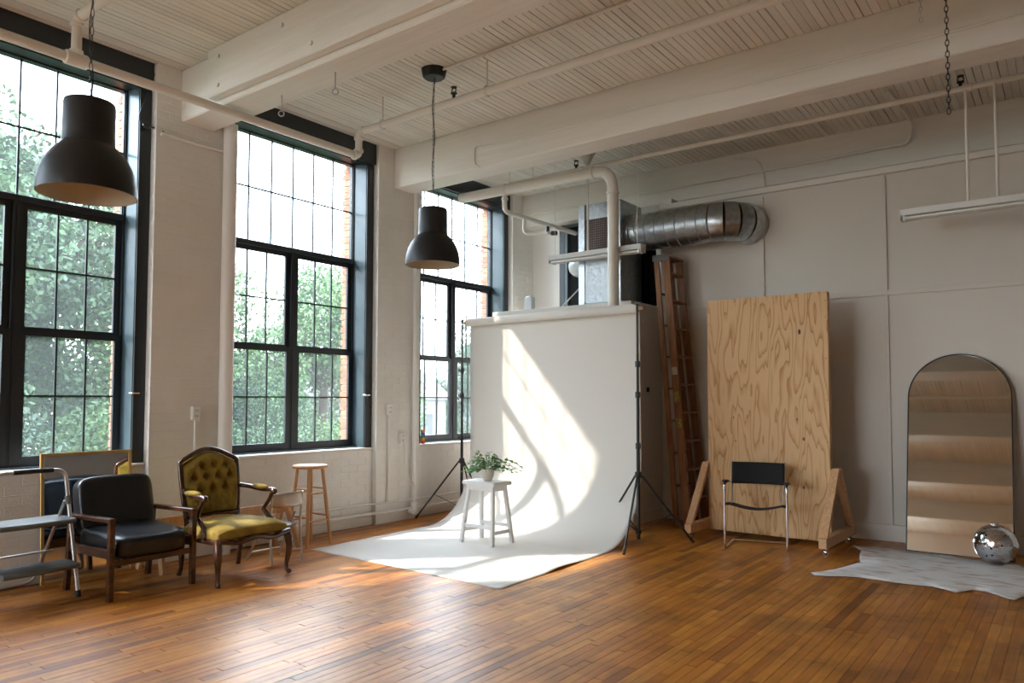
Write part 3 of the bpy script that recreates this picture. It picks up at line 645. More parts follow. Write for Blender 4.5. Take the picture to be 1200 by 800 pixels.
# ================================================================ BACKDROP
ang = R(-2.3)
t = thing('paper_backdrop', 'wide roll of white seamless paper sweeping down onto the floor', 'backdrop', (-5.72, 4.506, 0), ang)
PW = 2.304; D = 2.34; RR = .72
prof = [(0.0,.004)]
for i in range(1, 15): prof.append(((D-RR)*i/14, .0035+.0015*math.sin(i*2.1)))
for i in range(1, 17): a = PI/2*i/16; prof.append((D-RR+RR*math.sin(a), .004+RR*1.05*(1-math.cos(a))))
for i in range(1, 13): prof.append((D+.0*i, .004+RR*1.05+(2.30-RR*1.05)*i/12))
def pf(u, v):
    f_ = v*(len(prof)-1); i = min(int(f_), len(prof)-2); k = f_-i; y = prof[i][0]*(1-k)+prof[i+1][0]*k; z = prof[i][1]*(1-k)+prof[i+1][1]*k
    wv = .006*math.sin(u*7+z*2)*min(1, z); x = u*PW
    if z < .02: z += .018*max(0, (u-.93)/.07)*max(0, math.sin(y*3.2-1.2))**3
    return (x-.14*y/D, y+wv-.012*math.sin(PI*u)*min(1, z*.6)*1.0, z)
o = part('paper_sheet', MB().grid(pf, 40, 42*2), paper, t); md = o.modifiers.new('thickness', 'SOLIDIFY'); md.thickness = .0018; md.offset = 1
# the roll
rl = MB().cyl((-.14,D-.046,2.318),(PW-.14,D-.046,2.318),.046,28); part('paper_roll', rl, paper, t)
part('cardboard_core', MB().cyl((-.19,D-.046,2.318),(PW-.07,D-.046,2.318),.022,18), mat('cardboard', (.42,.29,.17), .8), t)
def light_stand(px, py, az0, label):
    t = thing('light_stand', label, 'light stand', (px, py, 0), 0, 'black light stands holding the roll')
    part('pole', MB().cyl((0,0,.05),(0,0,.95),.0175,14).cyl((0,0,.95),(0,0,1.45),.0150,14).cyl((0,0,1.45),(0,0,1.85),.0125,14).cyl((0,0,1.85),(0,0,2.36),.0105,14), black_metal, t)
    for z in (.95,1.45,1.75):
        c_ = part('collar', MB().cyl((0,0,z-.03),(0,0,z+.03),.024,14), black_metal, t, bevel=.003)
        a = az0+.6; part('knob', MB().cyl((.02*math.cos(a),.02*math.sin(a),z),(.055*math.cos(a),.055*math.sin(a),z),.006,8).cyl((.055*math.cos(a),.055*math.sin(a),z-.018),(.055*math.cos(a),.055*math.sin(a),z+.018),.008,8), black_metal, c_)
    part('hub', MB().cyl((0,0,.64),(0,0,.70),.032,14), black_metal, t, bevel=.004); part('lower_hub', MB().cyl((0,0,.10),(0,0,.14),.027,14), black_metal, t, bevel=.003)
    for k in range(3):
        a = az0+k*2*PI/3; c, s_ = math.cos(a), math.sin(a)
        lg = part('leg', MB().tube([(.03*c,.03*s_,.67),(.545*c,.545*s_,.012)], .0105, 10, flat=1), black_metal, t)
        part('foot', MB().tube([(.52*c,.52*s_,.044),(.552*c,.552*s_,.008)], .014, 10), rubber, lg)
        part('brace', MB().bar((.02*c,.02*s_,.12),(.335*c,.335*s_,.285),.014,.006), black_metal, t)
    part('hook', MB().tube(rounded([(0,0,2.33),(0,0,2.37)],.01), .017, 10).bar((-.03,.0,2.345),(.07,-.05,2.35),.02,.012).bar((0,0,2.33),(.09,.02,2.31),.014,.01), black_metal, t)
    return t
light_stand(-3.415, 6.60, math.atan2(-.534,.126), 'right black tripod stand holding the paper roll, in front of the thermostat wall')
light_stand(-5.88, 6.83, math.atan2(-.42,-.33), 'left black tripod stand holding the paper roll, beside the far window')

# white stool, pot and plant
t = thing('white_stool', 'white wooden saddle stool standing on the paper sweep', 'stool', (-4.638, 5.766, .005), R(-4))
def seatfn(hx, hy, z0, th):
    q = MB(); n_ = 8; top = []; 
    q.grid(lambda u, v: (-hx+2*hx*u, -hy+2*hy*v, z0+th-.008*(1-(2*u-1)**2)), 10, 4)
    q.box(-hx, hx, -hy, hy, z0, z0+th-.009); return q
part('seat', MB().box(-.215,.215,-.135,.135,.562,.60), white_wood, t, bevel=.008, seg=2)
lt = {}
for i in (-1, 1):
    for j in (-1, 1):
        top_ = Vector((i*.155, j*.085, .562)); bot = Vector((i*.205, j*.145, 0)); lt[(i,j)] = (top_, bot)
        part('leg', MB().bar(bot, top_, .036, .036, (0,1,0)), white_wood, t, bevel=.003)
def at_h(i, j, z): a, b = lt[(i,j)]; k = z/.562; return b+(a-b)*k
for j in (-1, 1): part('stretcher', MB().bar(at_h(-1,j,.17), at_h(1,j,.17), .02, .034), white_wood, t, bevel=.002); part('apron', MB().bar(at_h(-1,j,.535), at_h(1,j,.535), .02, .05), white_wood, t, bevel=.002)
for i in (-1, 1): part('stretcher', MB().bar(at_h(i,-1,.12), at_h(i,1,.12), .02, .034), white_wood, t, bevel=.002); part('apron', MB().bar(at_h(i,-1,.535), at_h(i,1,.535), .02, .05), white_wood, t, bevel=.002)
t = thing('potted_ivy', 'variegated ivy in a small pale pot on the white stool', 'plant', (-4.625, 5.766, .606))
part('pot', MB().lathe([(.02,.0),(.038,.002),(.056,.035),(.064,.085),(.066,.115),(.060,.115),(.056,.09),(.0,.085)], n=28), ceramic, t)
part('soil', MB().cyl((0,0,.085),(0,0,.10),.057,20), trunk_m, t)
rp = random.Random(4); lf = MB(); lf2 = MB(); st_ = MB()
def leaf(q, p, d, s):
    d = d.normalized(); w_ = d.cross(Vector((0,0,1))); 
    if w_.length < .1: w_ = Vector((1,0,0))
    w_.normalize(); nrm = w_.cross(d); 
    o1 = [(0,0,0),(.42,.18,.06),(.38,.55,.0),(.15,.62,.05),(0,1,-.06),(-.15,.62,.05),(-.38,.55,.0),(-.42,.18,.06)]
    vs = [p+w_*(a*s)+d*(b*s)+nrm*(c*s) for a, b, c in o1]+[p+d*(.45*s)-nrm*(.05*s)]
    q.add(vs, [(0,1,8),(1,2,8),(2,3,8),(3,4,8),(4,5,8),(5,6,8),(6,7,8),(7,0,8)])
for k in range(34):
    a = rp.uniform(0, 2*PI); ln = rp.uniform(.05, .17); hh = rp.uniform(-.01, .11)
    if k < 8: a = rp.gauss(.0, .3); ln = rp.uniform(.22, .36); hh = rp.uniform(-.02,.05)
    if 8 <= k < 14: a = PI+rp.gauss(0, .4); ln = rp.uniform(.15,.25); hh = rp.uniform(-.03,.04)
    pts = []; 
    for i in range(7):
        f_ = i/6; pts.append(Vector((math.cos(a)*(.02+ln*f_), math.sin(a)*(.02+ln*f_), .10+hh*4*f_*(1-f_)+f_*hh*.8+.035*math.sin(PI*f_))))
    st_.tube(pts, .0018, 4)
    for i in range(1, 7):
        for s_ in (-1, 1):
            d = (pts[i]-pts[i-1]).normalized(); sd_ = d.cross(Vector((0,0,1))).normalized()*s_
            dd = d*rp.uniform(.1,.8)+sd_*rp.uniform(.4,1)+Vector((0,0,rp.uniform(-.7,.5)))
            leaf(lf2 if (8 <= k < 14 or rp.random() < .2) else lf, pts[i], dd, rp.uniform(.026,.044))
part('foliage', lf, leafm, t, kind='stuff', smooth=False, label='dark green ivy leaves'); part('foliage', lf2, leafd, t, kind='stuff', smooth=False, label='pale green ivy leaves'); part('stems', st_, stemm, t, kind='stuff')

# ================================================================ SEATING ALONG THE WINDOWS
# bar stool
t = thing('bar_stool', 'tall beech bar stool with a round seat in front of the middle window', 'stool', (-5.94, 4.65, 0))
part('seat', MB().lathe([(.0,.735),(.15,.735),(.168,.742),(.172,.755),(.165,.766),(.12,.764),(0,.760)], n=40), beech, t)
tips = []
for k in range(4):
    a = R(-43+90*k); b_ = Vector((.205*math.cos(a), .205*math.sin(a), 0)); t_ = Vector((.115*math.cos(a), .115*math.sin(a), .74)); tips.append((b_, t_))
    part('leg', MB().tube([b_, b_*.5+t_*.5, t_], [.016,.018,.015], 14), beech, t)
for k in range(4):
    z = (.24,.28,.24,.28)[k]; z2 = (.50,.54,.50,.54)[k]
    for zz in (z, z2):
        f_ = zz/.74; a = tips[k][0]*(1-f_)+tips[k][1]*f_; b = tips[(k+1) % 4][0]*(1-f_)+tips[(k+1) % 4][1]*f_
        part('rung', MB().tube([a, (a+b)/2, b], [.008,.0115,.008], 10), beech, t)
# small metal folding chair, its back to the room
t = thing('folding_chair', 'small worn metal folding chair between gold armchair and bar stool', 'chair', (-5.60, 4.03, 0), R(-92))
# local: front at -Y (towards the wall), x across
worn = mat('worn_steel', (.60,.55,.50), .38, .7, col2=(.46,.38,.31), nscale=7)
seatm = mat('seat_steel', (.26,.28,.31), .3, .7)
for s_ in (-1, 1):
    part('back_leg', MB().tube(rounded([(s_*.15,.17,0),(s_*.15,.13,.30),(s_*.15,.16,.60)],.1), .011, 10), worn, t)
    part('front_leg', MB().tube([(s_*.135,.08,.42),(s_*.16,-.20,0)], .010, 10), worn, t)
part('seat', MB().grid(lambda u, v: (-.135+.27*u, -.16+.27*v, .315-.012*math.sin(PI*u)), 8, 6), seatm, t).modifiers.new('thickness', 'SOLIDIFY').thickness = .008
part('backrest', MB().grid(lambda u, v: (-.152+.304*u, .160+.025*math.sin(PI*u), .475+.125*v-.012*(2*u-1)**4*(1 if v > .5 else -1)), 14, 5), worn, t).modifiers.new('thickness', 'SOLIDIFY').thickness = .006
part('crossbar', MB().tube([(-.15,.155,.10),(.15,.155,.10)], .007, 8), worn, t); part('crossbar', MB().tube([(-.155,-.16,.07),(.155,-.16,.07)], .007, 8), worn, t)
# sawhorse
t = thing('sawhorse', 'light pine sawhorse standing behind the armchairs against the wall', 'sawhorse', (-6.03, 3.80, 0))
part('rail', MB().box(-.019,.019,-.70,.70,.335,.425), pine, t, bevel=.003)
for yy in (-.62, .62):
    for s_ in (-1, 1): part('leg', MB().bar((s_*.20, yy+.04*(1 if yy > 0 else -1), 0),(s_*.03, yy, .42), .062, .028, (0,1,0)), pine, t, bevel=.002)
    part('cross_piece', MB().box(-.105,.105, yy-.012, yy+.012, .14, .19), pine, t)

# gold tufted armchair; local front = -Y
t = thing('gold_armchair', 'carved dark wood armchair with button tufted gold velvet', 'armchair', (-5.44, 3.492, 0), R(91))
def shield(u, v, hw=.262, top_=.545):      # back outline: x half width and top edge with a raised crown
    x = (2*u-1); return x
back_z0, tilt = .43, .16
def back_pt(x, z, off):                    # a point on the tilted back, off = towards the sitter
    return (x, .262+(z-.43)*tilt-off, z)
def outline_x(k, hw):                      # width of the back by relative height
    return hw*(.90+.10*math.sin(min(1, k*1.25)*PI*.5))
def crown(x, hw):                          # top edge height at x
    a = abs(x)/hw; return .895+.090*math.cos(min(1, a)*PI*.5)**1.3-.03*max(0, a-.9)*10*.3
def tuft(x, z):
    d = 1e9; rows = ((.845,(-.10,0,.10)),(.765,(-.15,-.05,.05,.15)),(.685,(-.10,0,.10)),(.60,(-.15,-.05,.05,.15)),(.53,(-.1,0,.1)))
    rows = ((.86,(-.09,.02,.13)),(.765,(-.165,-.055,.055,.165)),(.665,(-.11,0,.11)),)
    h = 0
    for rz, xs in rows:
        for bx in xs: dd = math.hypot(x-bx, z-rz); h += math.exp(-(dd/.024)**2)*.046+math.exp(-(dd/.06)**2)*.020
    # pleats running diagonally between buttons
    p = abs(math.sin((x/.11+z/.2)*PI))**8+abs(math.sin((x/.11-z/.2)*PI))**8
    return h+.009*p
HW = .245
def cushion(u, v):
    k = v; z1 = crown((2*u-1)*HW, HW)-.03; z = .475+(z1-.475)*v; x = (2*u-1)*outline_x(v, HW-.005)
    edge = min(1, 9*min(u, 1-u))*min(1, 9*min(v, 1-v)); bulge = .055*edge**.5
    return back_pt(x, z, .012+bulge-tuft(x, z)*edge)
part('back_cushion', MB().grid(cushion, 70, 70), velvet, t)
bt = MB()
for rz, xs in ((.86,(-.09,.02,.13)),(.765,(-.165,-.055,.055,.165)),(.665,(-.11,0,.11))):
    for bx in xs: bt.ball(back_pt(bx, rz, .022), .009, 10, 6)
part('buttons', bt, velvet, t)
part('back_panel', MB().grid(lambda u, v: back_pt((2*u-1)*outline_x(v, HW), .47+(crown((2*u-1)*HW, HW)-.02-.47)*v, -.02), 24, 24), velvet, t).modifiers.new('thickness', 'SOLIDIFY').thickness = .02
fr_ = []
for i in range(13): k = i/12; z = .30+(.885-.30)*k; fr_.append(back_pt(-(HW+.012)*(.90+.10*math.sin(min(1,max(0,(z-.43)/.4))*PI/2)), z, .0))
for i in range(1, 24): x = -HW+2*HW*i/24; fr_.append(back_pt(x*1.05, crown(x, HW)+.004, .0))
for i in range(13): k = 1-i/12; z = .30+(.885-.30)*k; fr_.append(back_pt((HW+.012)*(.90+.10*math.sin(min(1,max(0,(z-.43)/.4))*PI/2)), z, .0))
part('back_frame', MB().tube(fr_, .019, 12), darkwood, t)
part('back_rail', MB().tube([back_pt(-.235,.45,0), back_pt(0,.462,0), back_pt(.235,.45,0)], .021, 10), darkwood, t)
def seatc(u, v):
    x = (2*u-1); y = (2*v-1); hw = .335-.045*v; rx = x*hw*(1-.035*abs(y)**4); ry = -.31+ .56*v+.02*math.cos(x*PI*.5)*(-1 if v < .3 else 0)
    e_ = (1-abs(x)**5)*(1-abs(y)**5); return (rx, ry, .355+.085*max(0, e_)**.35+.012*(1-x*x)*(1-y*y))
part('seat_cushion', MB().grid(seatc, 44, 40), velvet, t)
part('seat_underside', MB().prism([(-.325,-.30),(.325,-.30),(.285,.25),(-.285,.25)], .335, .362), velvet, t, bevel=.01)
ra = MB(); n_ = 24
pts = [(-.32+.64*i/n_, -.315-.012*math.sin(PI*i/n_), .325+.012*math.cos(i/n_*4*PI)) for i in range(n_+1)]; ra.tube(pts, .022, 10)
for s_ in (-1, 1): ra.tube([(s_*.318,-.305,.328),(s_*.30,0,.318),(s_*.285,.26,.332)], .021, 10)
ra.tube([(-.285,.26,.335),(.285,.26,.335)], .02, 10); part('seat_rail', ra, darkwood, t)
for s_ in (-1, 1):
    part('leg', MB().tube(rounded([(s_*.305,-.29,.345),(s_*.325,-.325,.25),(s_*.31,-.305,.12),(s_*.305,-.30,.03),(s_*.318,-.325,.0)],.06), [.034,.033,.031,.030,.029,.028,.026,.024,.022,.020,.018,.017,.016,.016,.016,.017,.018,.020,.022,.022][:20], 12) if False else MB().tube([(s_*.305,-.29,.345),(s_*.318,-.315,.28),(s_*.322,-.322,.22),(s_*.315,-.312,.14),(s_*.307,-.300,.07),(s_*.308,-.302,.03),(s_*.318,-.322,.012),(s_*.324,-.335,.004)], [.034,.034,.029,.022,.016,.016,.021,.014], 12), darkwood, t)
    part('leg', MB().tube([(s_*.262,.262,.345),(s_*.268,.272,.25),(s_*.262,.268,.14),(s_*.262,.275,.06),(s_*.268,.295,.004)], [.028,.026,.021,.016,.019], 12), darkwood, t)
    ar = part('armrest', MB().tube(rounded([back_pt(s_*.235,.675,0),(s_*.285,.20,.665),(s_*.31,.05,.645),(s_*.315,-.09,.652),(s_*.308,-.13,.64)],.08), .019, 12), darkwood, t)
    part('arm_pad', MB().ball((s_*.305,.06,.668),.04,16,10,(.85,2.6,.55)), velvet, ar)
    part('arm_scroll', MB().ball((s_*.312,-.115,.640),.028,14,10,(.9,1.2,1)), darkwood, ar)
    part('arm_post', MB().tube([(s_*.312,-.105,.64),(s_*.312,-.06,.57),(s_*.298,.0,.49),(s_*.30,-.10,.41),(s_*.315,-.15,.345)], [.019,.018,.018,.021,.026], 12), darkwood, t)

# black vinyl armchair
t = thing('black_armchair', 'black vinyl armchair with walnut arms beside the step stool', 'armchair', (-5.66, 2.812, 0), R(93))
def pad(q, hx, hy, hz, c, tiltx=0, n_=14, p=5):
    Rm = Matrix.Rotation(tiltx, 3, 'X')
    def f(axis, sgn):
        def g_(u, v):
            a, b = 2*u-1, 2*v-1; P = {0: Vector((sgn, a, b)), 1: Vector((a, sgn, b)), 2: Vector((a, b, sgn))}[axis]
            l_ = (abs(P.x)**p+abs(P.y)**p+abs(P.z)**p)**(1/p); P = P/l_; P = Vector((P.x*hx, P.y*hy, P.z*hz)); return Vector(c)+Rm @ P
        return g_
    for ax in (0,1,2):
        for sg in (-1,1): q.grid(f(ax, sg), n_, n_)
    return q
def weld(o): md = o.modifiers.new('weld', 'WELD'); md.merge_threshold = .0006; return o
weld(part('seat_cushion', pad(MB(), .285, .295, .085, (0,-.015,.37), R(5), p=6), vinyl, t))
weld(part('back_cushion', pad(MB(), .285, .075, .215, (0,.265,.60), R(-12), p=6), vinyl, t))
for s_ in (-1, 1):
    part('leg', MB().box(s_*.312-.019, s_*.312+.019, -.300,-.258, 0, .55), walnut, t, bevel=.003)
    part('leg', MB().bar((s_*.312,.32,0),(s_*.312,.27,.54),.036,.042,(0,1,0)), walnut, t, bevel=.003)
    part('armrest', MB().bar((s_*.312,-.30,.555),(s_*.312,.30,.545),.046,.032), walnut, t, bevel=.005)
    part('side_rail', MB().box(s_*.312-.013, s_*.312+.013, -.26,.29,.29,.355), walnut, t, bevel=.002)
part('front_rail', MB().box(-.295,.295,-.288,-.262,.235,.275), walnut, t, bevel=.002); part('back_rail', MB().box(-.295,.295,.28,.305,.26,.32), walnut, t, bevel=.002)

# leaning framed mirror
t = thing('framed_mirror', 'thin brass framed mirror leaning under the left window behind the black armchair', 'mirror', (-6.245, 2.76, 0))
q = MB(); rect(q, -.010, .012, -.345, .345, 0, .985, .026); fo = part('mirror_frame', q, goldleaf, t, bevel=.003); go = part('mirror_pane', MB().box(-.006,.004,-.32,.32,.02,.965), dim_mirror, t, smooth=False)
for o in (fo, go): o.rotation_euler = (0, R(-4.2), 0)
# step stool, local front = -Y
t = thing('step_stool', 'grey folding two step stool with a tubular handle at the left edge', 'step stool', (-5.80, 2.178, 0), R(90+4)); t.scale = (1.12, 1, 1)
for s_ in (-1, 1):
    part('front_leg', MB().tube([(s_*.235,-.13,.01),(s_*.215,.0,.68)], .0125, 12), alu, t); part('foot', MB().tube([(s_*.235,-.131,.0),(s_*.234,-.124,.045)], .017, 12), rubber, t)
    part('joint', MB().cyl((s_*.215,-.005,.645),(s_*.213,.003,.705),.0185,12), plastic_grey, t)
hp = rounded([(-.215,.0,.68),(-.205,.03,.895),(.205,.03,.895),(.215,.0,.68)], .07, 7); hd = part('handle', MB().tube(hp, .0125, 12), alu, t); part('grip', MB().tube([(-.10,.03,.895),(.13,.03,.895)], .0165, 12), rubber, hd)
part('rear_frame', MB().tube(rounded([(-.20,.01,.67),(-.215,.48,.02),(.215,.48,.02),(.20,.01,.67)], .09, 7), .011, 10), alu, t)
part('crossbar', MB().tube([(-.205,.17,.30),(.205,.17,.30)], .008, 8), alu, t)
def tread(yf, yb, z):
    o = MB().grid(lambda u, v: (-.215+.43*u, yf+(yb-yf)*v-.018*math.sin(PI*u)*(1-v), z+.004*(1 if int(v*23) % 2 else 0)), 16, 24); o.box(-.215,.215,yf+.004,yb,z-.035,z-.003)
    o.tube([(-.215+.43*i/12, yf-.018*math.sin(PI*i/12), z-.018) for i in range(13)], .019, 10); return o
part('upper_tread', tread(-.10,.15,.555), plastic_grey, t); part('lower_tread', tread(-.17,.02,.25), plastic_grey, t)

# ================================================================ RIGHT SIDE
# plywood panel on feet
prz = R(-1.5)
t = thing('plywood_flat', 'freestanding plywood panel on two wheeled pine feet', 'plywood panel', (-2.482, 7.56, 0), prz)
part('plywood_sheet', MB().box(-.612,.612,0,.018,.05,2.45), ply_m, t, bevel=.0015, smooth=False)
q = MB()
for a, b in ((-.612,-.574),(.574,.612),(-.02,.02)): q.box(a, b, .018,.075,.055,2.445)
for z in (.055,.85,1.6,2.405): q.box(-.612,.612,.018,.075,z,z+.038)
part('back_frame', q, pine, t, bevel=.002)
kn = MB()
for kx, kz, kr in ((.345,2.07,.018),(-.215,.735,.012),(.37,1.02,.013),(.36,.55,.011),(-.335,1.22,.008),(-.315,.98,.008),(.31,1.21,.009)):
    q = MB().ball((kx, -.0008, kz), kr, 14, 6, (.7,.06,1.5)); part('knot', q, mat('knot_wood', (.10,.04,.018), .6) if 'knot_wood' not in bpy.data.materials else bpy.data.materials['knot_wood'], t)
sh = MB()
for z in (.2,.6,1.0,1.4,1.8,2.2,2.36):
    for xx in (-.593,.593): sh.ball((xx,-.0005,z),.0045,8,4,(1,.2,1))
for xx in (-.3,-.1,.1,.3): sh.ball((xx,-.0005,2.38),.0045,8,4,(1,.2,1)); 
part('screw_head', sh, black_metal, t, kind='stuff')
for s_ in (-1, 1):
    xx = s_*(.630+.019)
    ft = part('foot_beam', MB().box(xx-.045+.02, xx+.025+.02, -.46,.52,.065,.155), pine, t, bevel=.003)
    part('front_brace', MB().bar((xx+.01,-.42,.15),(xx+.01,.0,.74),.072,.038,(0,1,0)), pine, t, bevel=.002)
    part('rear_brace', MB().bar((xx+.01,.48,.15),(xx+.01,.06,.74),.072,.038,(0,1,0)), pine, t, bevel=.002)
    for yy in (-.37,.44):
        cs = part('caster', MB().box(xx-.015,xx+.035,yy-.025,yy+.025,.058,.065).bar((xx-.008,yy,.06),(xx-.008,yy+.01,.025),.003,.02).bar((xx+.028,yy,.06),(xx+.028,yy+.01,.025),.003,.02), chrome, t)
        part('wheel', MB().cyl((xx-.002,yy+.01,.025),(xx+.022,yy+.01,.025),.025,18), chrome, cs, bevel=.003)

# director's chair in chrome and black; local front = -Y
t = thing('tubular_chair', 'chrome tube armchair with black sling back in front of the plywood panel', 'chair', (-2.395, 6.96, 0), R(14))
for s_ in (-1, 1):
    x = s_*.277
    part('side_frame', MB().tube(rounded([(x*.90,.44,.012),(x,.02,.012),(x,0,.04),(x,0,.585),(x,.05,.61),(x,.33,.60)],.05,6), .0115, 12), chrome, t)
    part('arm_pad', weldless := pad(MB(), .026, .10, .012, (x,.09,.628), R(-4), 8, 5), black_metal, t).modifiers.new('weld','WELD').merge_threshold = .0006
    part('back_post', MB().tube([(s_*.235,.27,.40),(s_*.24,.36,.80)], .010, 10), chrome, t)
    part('arm_link', MB().tube([(x,.32,.60),(s_*.238,.32,.60)], .009, 8), chrome, t)
    part('seat_rail', MB().tube([(s_*.245,.02,.425),(s_*.245,.30,.40)], .011, 10), chrome, t)
    part('rail_joint', MB().tube([(x,.02,.42),(s_*.225,.02,.425)], .014, 10), black_metal, t)
part('floor_bar', MB().tube([(-.25,.44,.012),(.25,.44,.012)], .0115, 12), chrome, t)
part('backrest', MB().grid(lambda u, v: (-.245+.49*u, .325+.03*math.sin(PI*u)+.05*(v-.5), .585+.205*v), 20, 8), fabric_black, t).modifiers.new('thickness', 'SOLIDIFY').thickness = .012
part('seat_sling', MB().grid(lambda u, v: (-.25+.5*u, 0.0+.31*v, .425-.02*v-.045*math.sin(PI*u)), 20, 8), fabric_black, t).modifiers.new('thickness', 'SOLIDIFY').thickness = .005

# wooden step ladder leaning folded in the corner
t = thing('wooden_ladder', 'tall folded wooden step ladder leaning between closet and plywood panel', 'ladder', (-3.39, 7.70, 0))
Wd = Vector((0,1,0)); Nn = Vector((-1,0,0))
TOPZ = 3.02
def rail(off0, off1, w0, w1, thick, ht):
    a = Wd*w0+Nn*off0; b = Wd*w1+Nn*off1+Vector((0,0,TOPZ)); return MB().bar(a, b, ht, thick, tuple(Wd))
ln_ = .26
Fn0, Fn1 = 0.0, .06; Ff0, Ff1 = .49, .40
part('front_rail', rail(0, ln_, Fn0, Fn1, .028, .085), ladderwood, t, bevel=.003)
part('front_rail', rail(0, ln_, Ff0, Ff1, .028, .085), ladderwood, t, bevel=.003)
part('rear_rail', rail(.115, ln_+.11, Fn0-.03, Fn1-.015, .026, .06), ladderwood, t, bevel=.003)
part('rear_rail', rail(.115, ln_+.11, Ff0+.0, Ff1+.01, .026, .06), ladderwood, t, bevel=.003)
for k in range(1, 10):
    f_ = k/9.6; a = Wd*(Fn0+(Fn1-Fn0)*f_)+Nn*(ln_*f_)+Vector((0,0,TOPZ*f_)); b = Wd*(Ff0+(Ff1-Ff0)*f_)+Nn*(ln_*f_)+Vector((0,0,TOPZ*f_))
    part('tread', MB().bar(a, b, .10, .022), ladderwood, t, bevel=.002)
for k in range(1, 8):
    f_ = (k+.25)/8.4; o_ = Nn*(.115+(ln_-.005)*f_)+Vector((0,0,TOPZ*f_)); part('rear_rung', MB().bar(o_+Wd*(Fn0+.02), o_+Wd*(Ff0-.06), .03, .02), ladderwood, t, bevel=.002)
c0 = Wd*(Fn1-.03)+Nn*(ln_+.05)+Vector((0,0,TOPZ+.0)); c1 = Wd*(Ff1+.03)+Nn*(ln_+.05)+Vector((0,0,TOPZ+.0))
part('top_cap', MB().bar(c0, c1, .21, .03), ladderwood, t, bevel=.004)
part('cap_bracket', MB().bar(c0-Wd*.006+Vector((0,0,-.01)), c0+Wd*.02+Vector((0,0,-.01)), .20, .07), plastic_grey, t, bevel=.002)
yel = mat('yellow_sticker', (.60,.45,.06), .5, col2=(.12,.10,.04), nscale=40)
for f_, hh in ((.57,.085),(.475,.12),(.38,.10)):
    p_ = Wd*(Fn0+(Fn1-Fn0)*f_-.0145)+Nn*(ln_*f_)+Vector((0,0,TOPZ*f_)); d_ = (Nn*ln_+Vector((0,0,TOPZ))).normalized()
    part('warning_sticker', MB().bar(p_-d_*hh/2, p_+d_*hh/2, .060, .0012, tuple(Wd)), yel if f_ < .55 else mat('pale_sticker', (.55,.5,.38), .6), t, smooth=False)

# arched mirror
t = thing('arched_mirror', 'tall arched mirror in a thin black frame leaning on the back wall', 'mirror', (-.866, 7.835, 0), 0)
AW, AH, SH = .425, 1.885, 1.885-.425
def arch(w_, h_, s_, z0=0): 
    o = [(w_, z0)]+[(w_*math.cos(PI*i/40), s_+(h_-s_)*math.sin(PI*i/40)) for i in range(41)]+[(-w_, z0)]; return o
outer = arch(AW, AH, SH); inner = arch(AW-.010, AH-.010, SH, .010); n_ = len(outer); q = MB()
vs = [(a, 0, b) for a, b in outer]+[(a, 0, b) for a, b in inner]+[(a, .028, b) for a, b in outer]+[(a, .028, b) for a, b in inner]
fs = []
for i in range(n_):
    j = (i+1) % n_; fs += [(i, j, n_+j, n_+i), (2*n_+i, 3*n_+i, 3*n_+j, 2*n_+j), (i, 2*n_+i, 2*n_+j, j), (n_+i, n_+j, 3*n_+j, 3*n_+i)]
q.add(vs, fs); fo = part('mirror_frame', q, black_metal, t, smooth=False)
go = part('mirror_pane', MB().prism(inner, .007, .024, 'y'), mirror_m, t, smooth=False)
for o in (fo, go): o.rotation_euler = (R(-12.2), 0, 0)

# mirror ball
cx, cy, cr_ = -.565, 7.62, .165
t = thing('mirror_ball', 'mirror tiled disco ball on the rug at the foot of the arched mirror', 'disco ball', (cx, cy, .012))
part('core', MB().ball((0,0,cr_), cr_-.002, 32, 20), black_metal, t)
tl = MB(); rbt = random.Random(9); rows = 34
for i in range(1, rows):
    p_ = PI*i/rows; nn = max(6, int(2*rows*math.sin(p_)))
    for k in range(nn):
        a = 2*PI*k/nn; nv = Vector((math.sin(p_)*math.cos(a), math.sin(p_)*math.sin(a), math.cos(p_)))
        if rbt.random() < .012: continue
        e1 = Vector((-math.sin(a), math.cos(a), 0)); e2 = nv.cross(e1); nj = (nv+e1*rbt.uniform(-.035,.035)+e2*rbt.uniform(-.035,.035)).normalized()
        f1 = (e1-nj*e1.dot(nj)).normalized(); f2 = nj.cross(f1); h_ = cr_*PI/rows*.47; c_ = Vector((0,0,cr_))+nv*cr_
        tl.add([c_+f1*a_*h_+f2*b_*h_ for a_, b_ in ((-1,-1),(1,-1),(1,1),(-1,1))]+[c_-nv*.003], [(0,1,2,3)])
part('mirror_tiles', tl, mat('ball_mirror', (.82,.84,.88), .05, 1), t, kind='stuff', smooth=False)
part('cap', MB().cyl((0,0,2*cr_-.006),(0,0,2*cr_+.012),.03,16), chrome, t)

# cowhide rug
ou = [(-1.739,7.741),(-1.66,7.62),(-1.60,7.50),(-1.585,7.354),(-1.55,7.18),(-1.50,6.982),(-1.55,6.78),(-1.601,6.584),(-1.66,6.44),(-1.735,6.335),(-1.69,6.27),(-1.60,6.29),(-1.51,6.335),(-1.391,6.393),(-1.258,6.40),(-1.132,6.368),(-1.031,6.391),(-.887,6.423),(-.791,6.37),(-.72,6.314),(-.684,6.378),(-.63,6.48),(-.556,6.487),(-.479,6.427),(-.413,6.35),(-.362,6.333),(-.333,6.451),(-.27,6.60),(-.15,6.72),(.05,6.78),(.22,6.66),(.36,6.50),(.50,6.42),(.56,6.52),(.46,6.72),(.40,6.95),(.42,7.20),(.50,7.45),(.58,7.66),(.50,7.74),(.36,7.66),(.20,7.58),(.0,7.55),(-.20,7.60),(-.368,7.60),(-.414,7.686),(-.514,7.65),(-.663,7.662),(-.793,7.693),(-.902,7.744),(-1.065,7.758),(-1.29,7.778),(-1.513,7.80)]
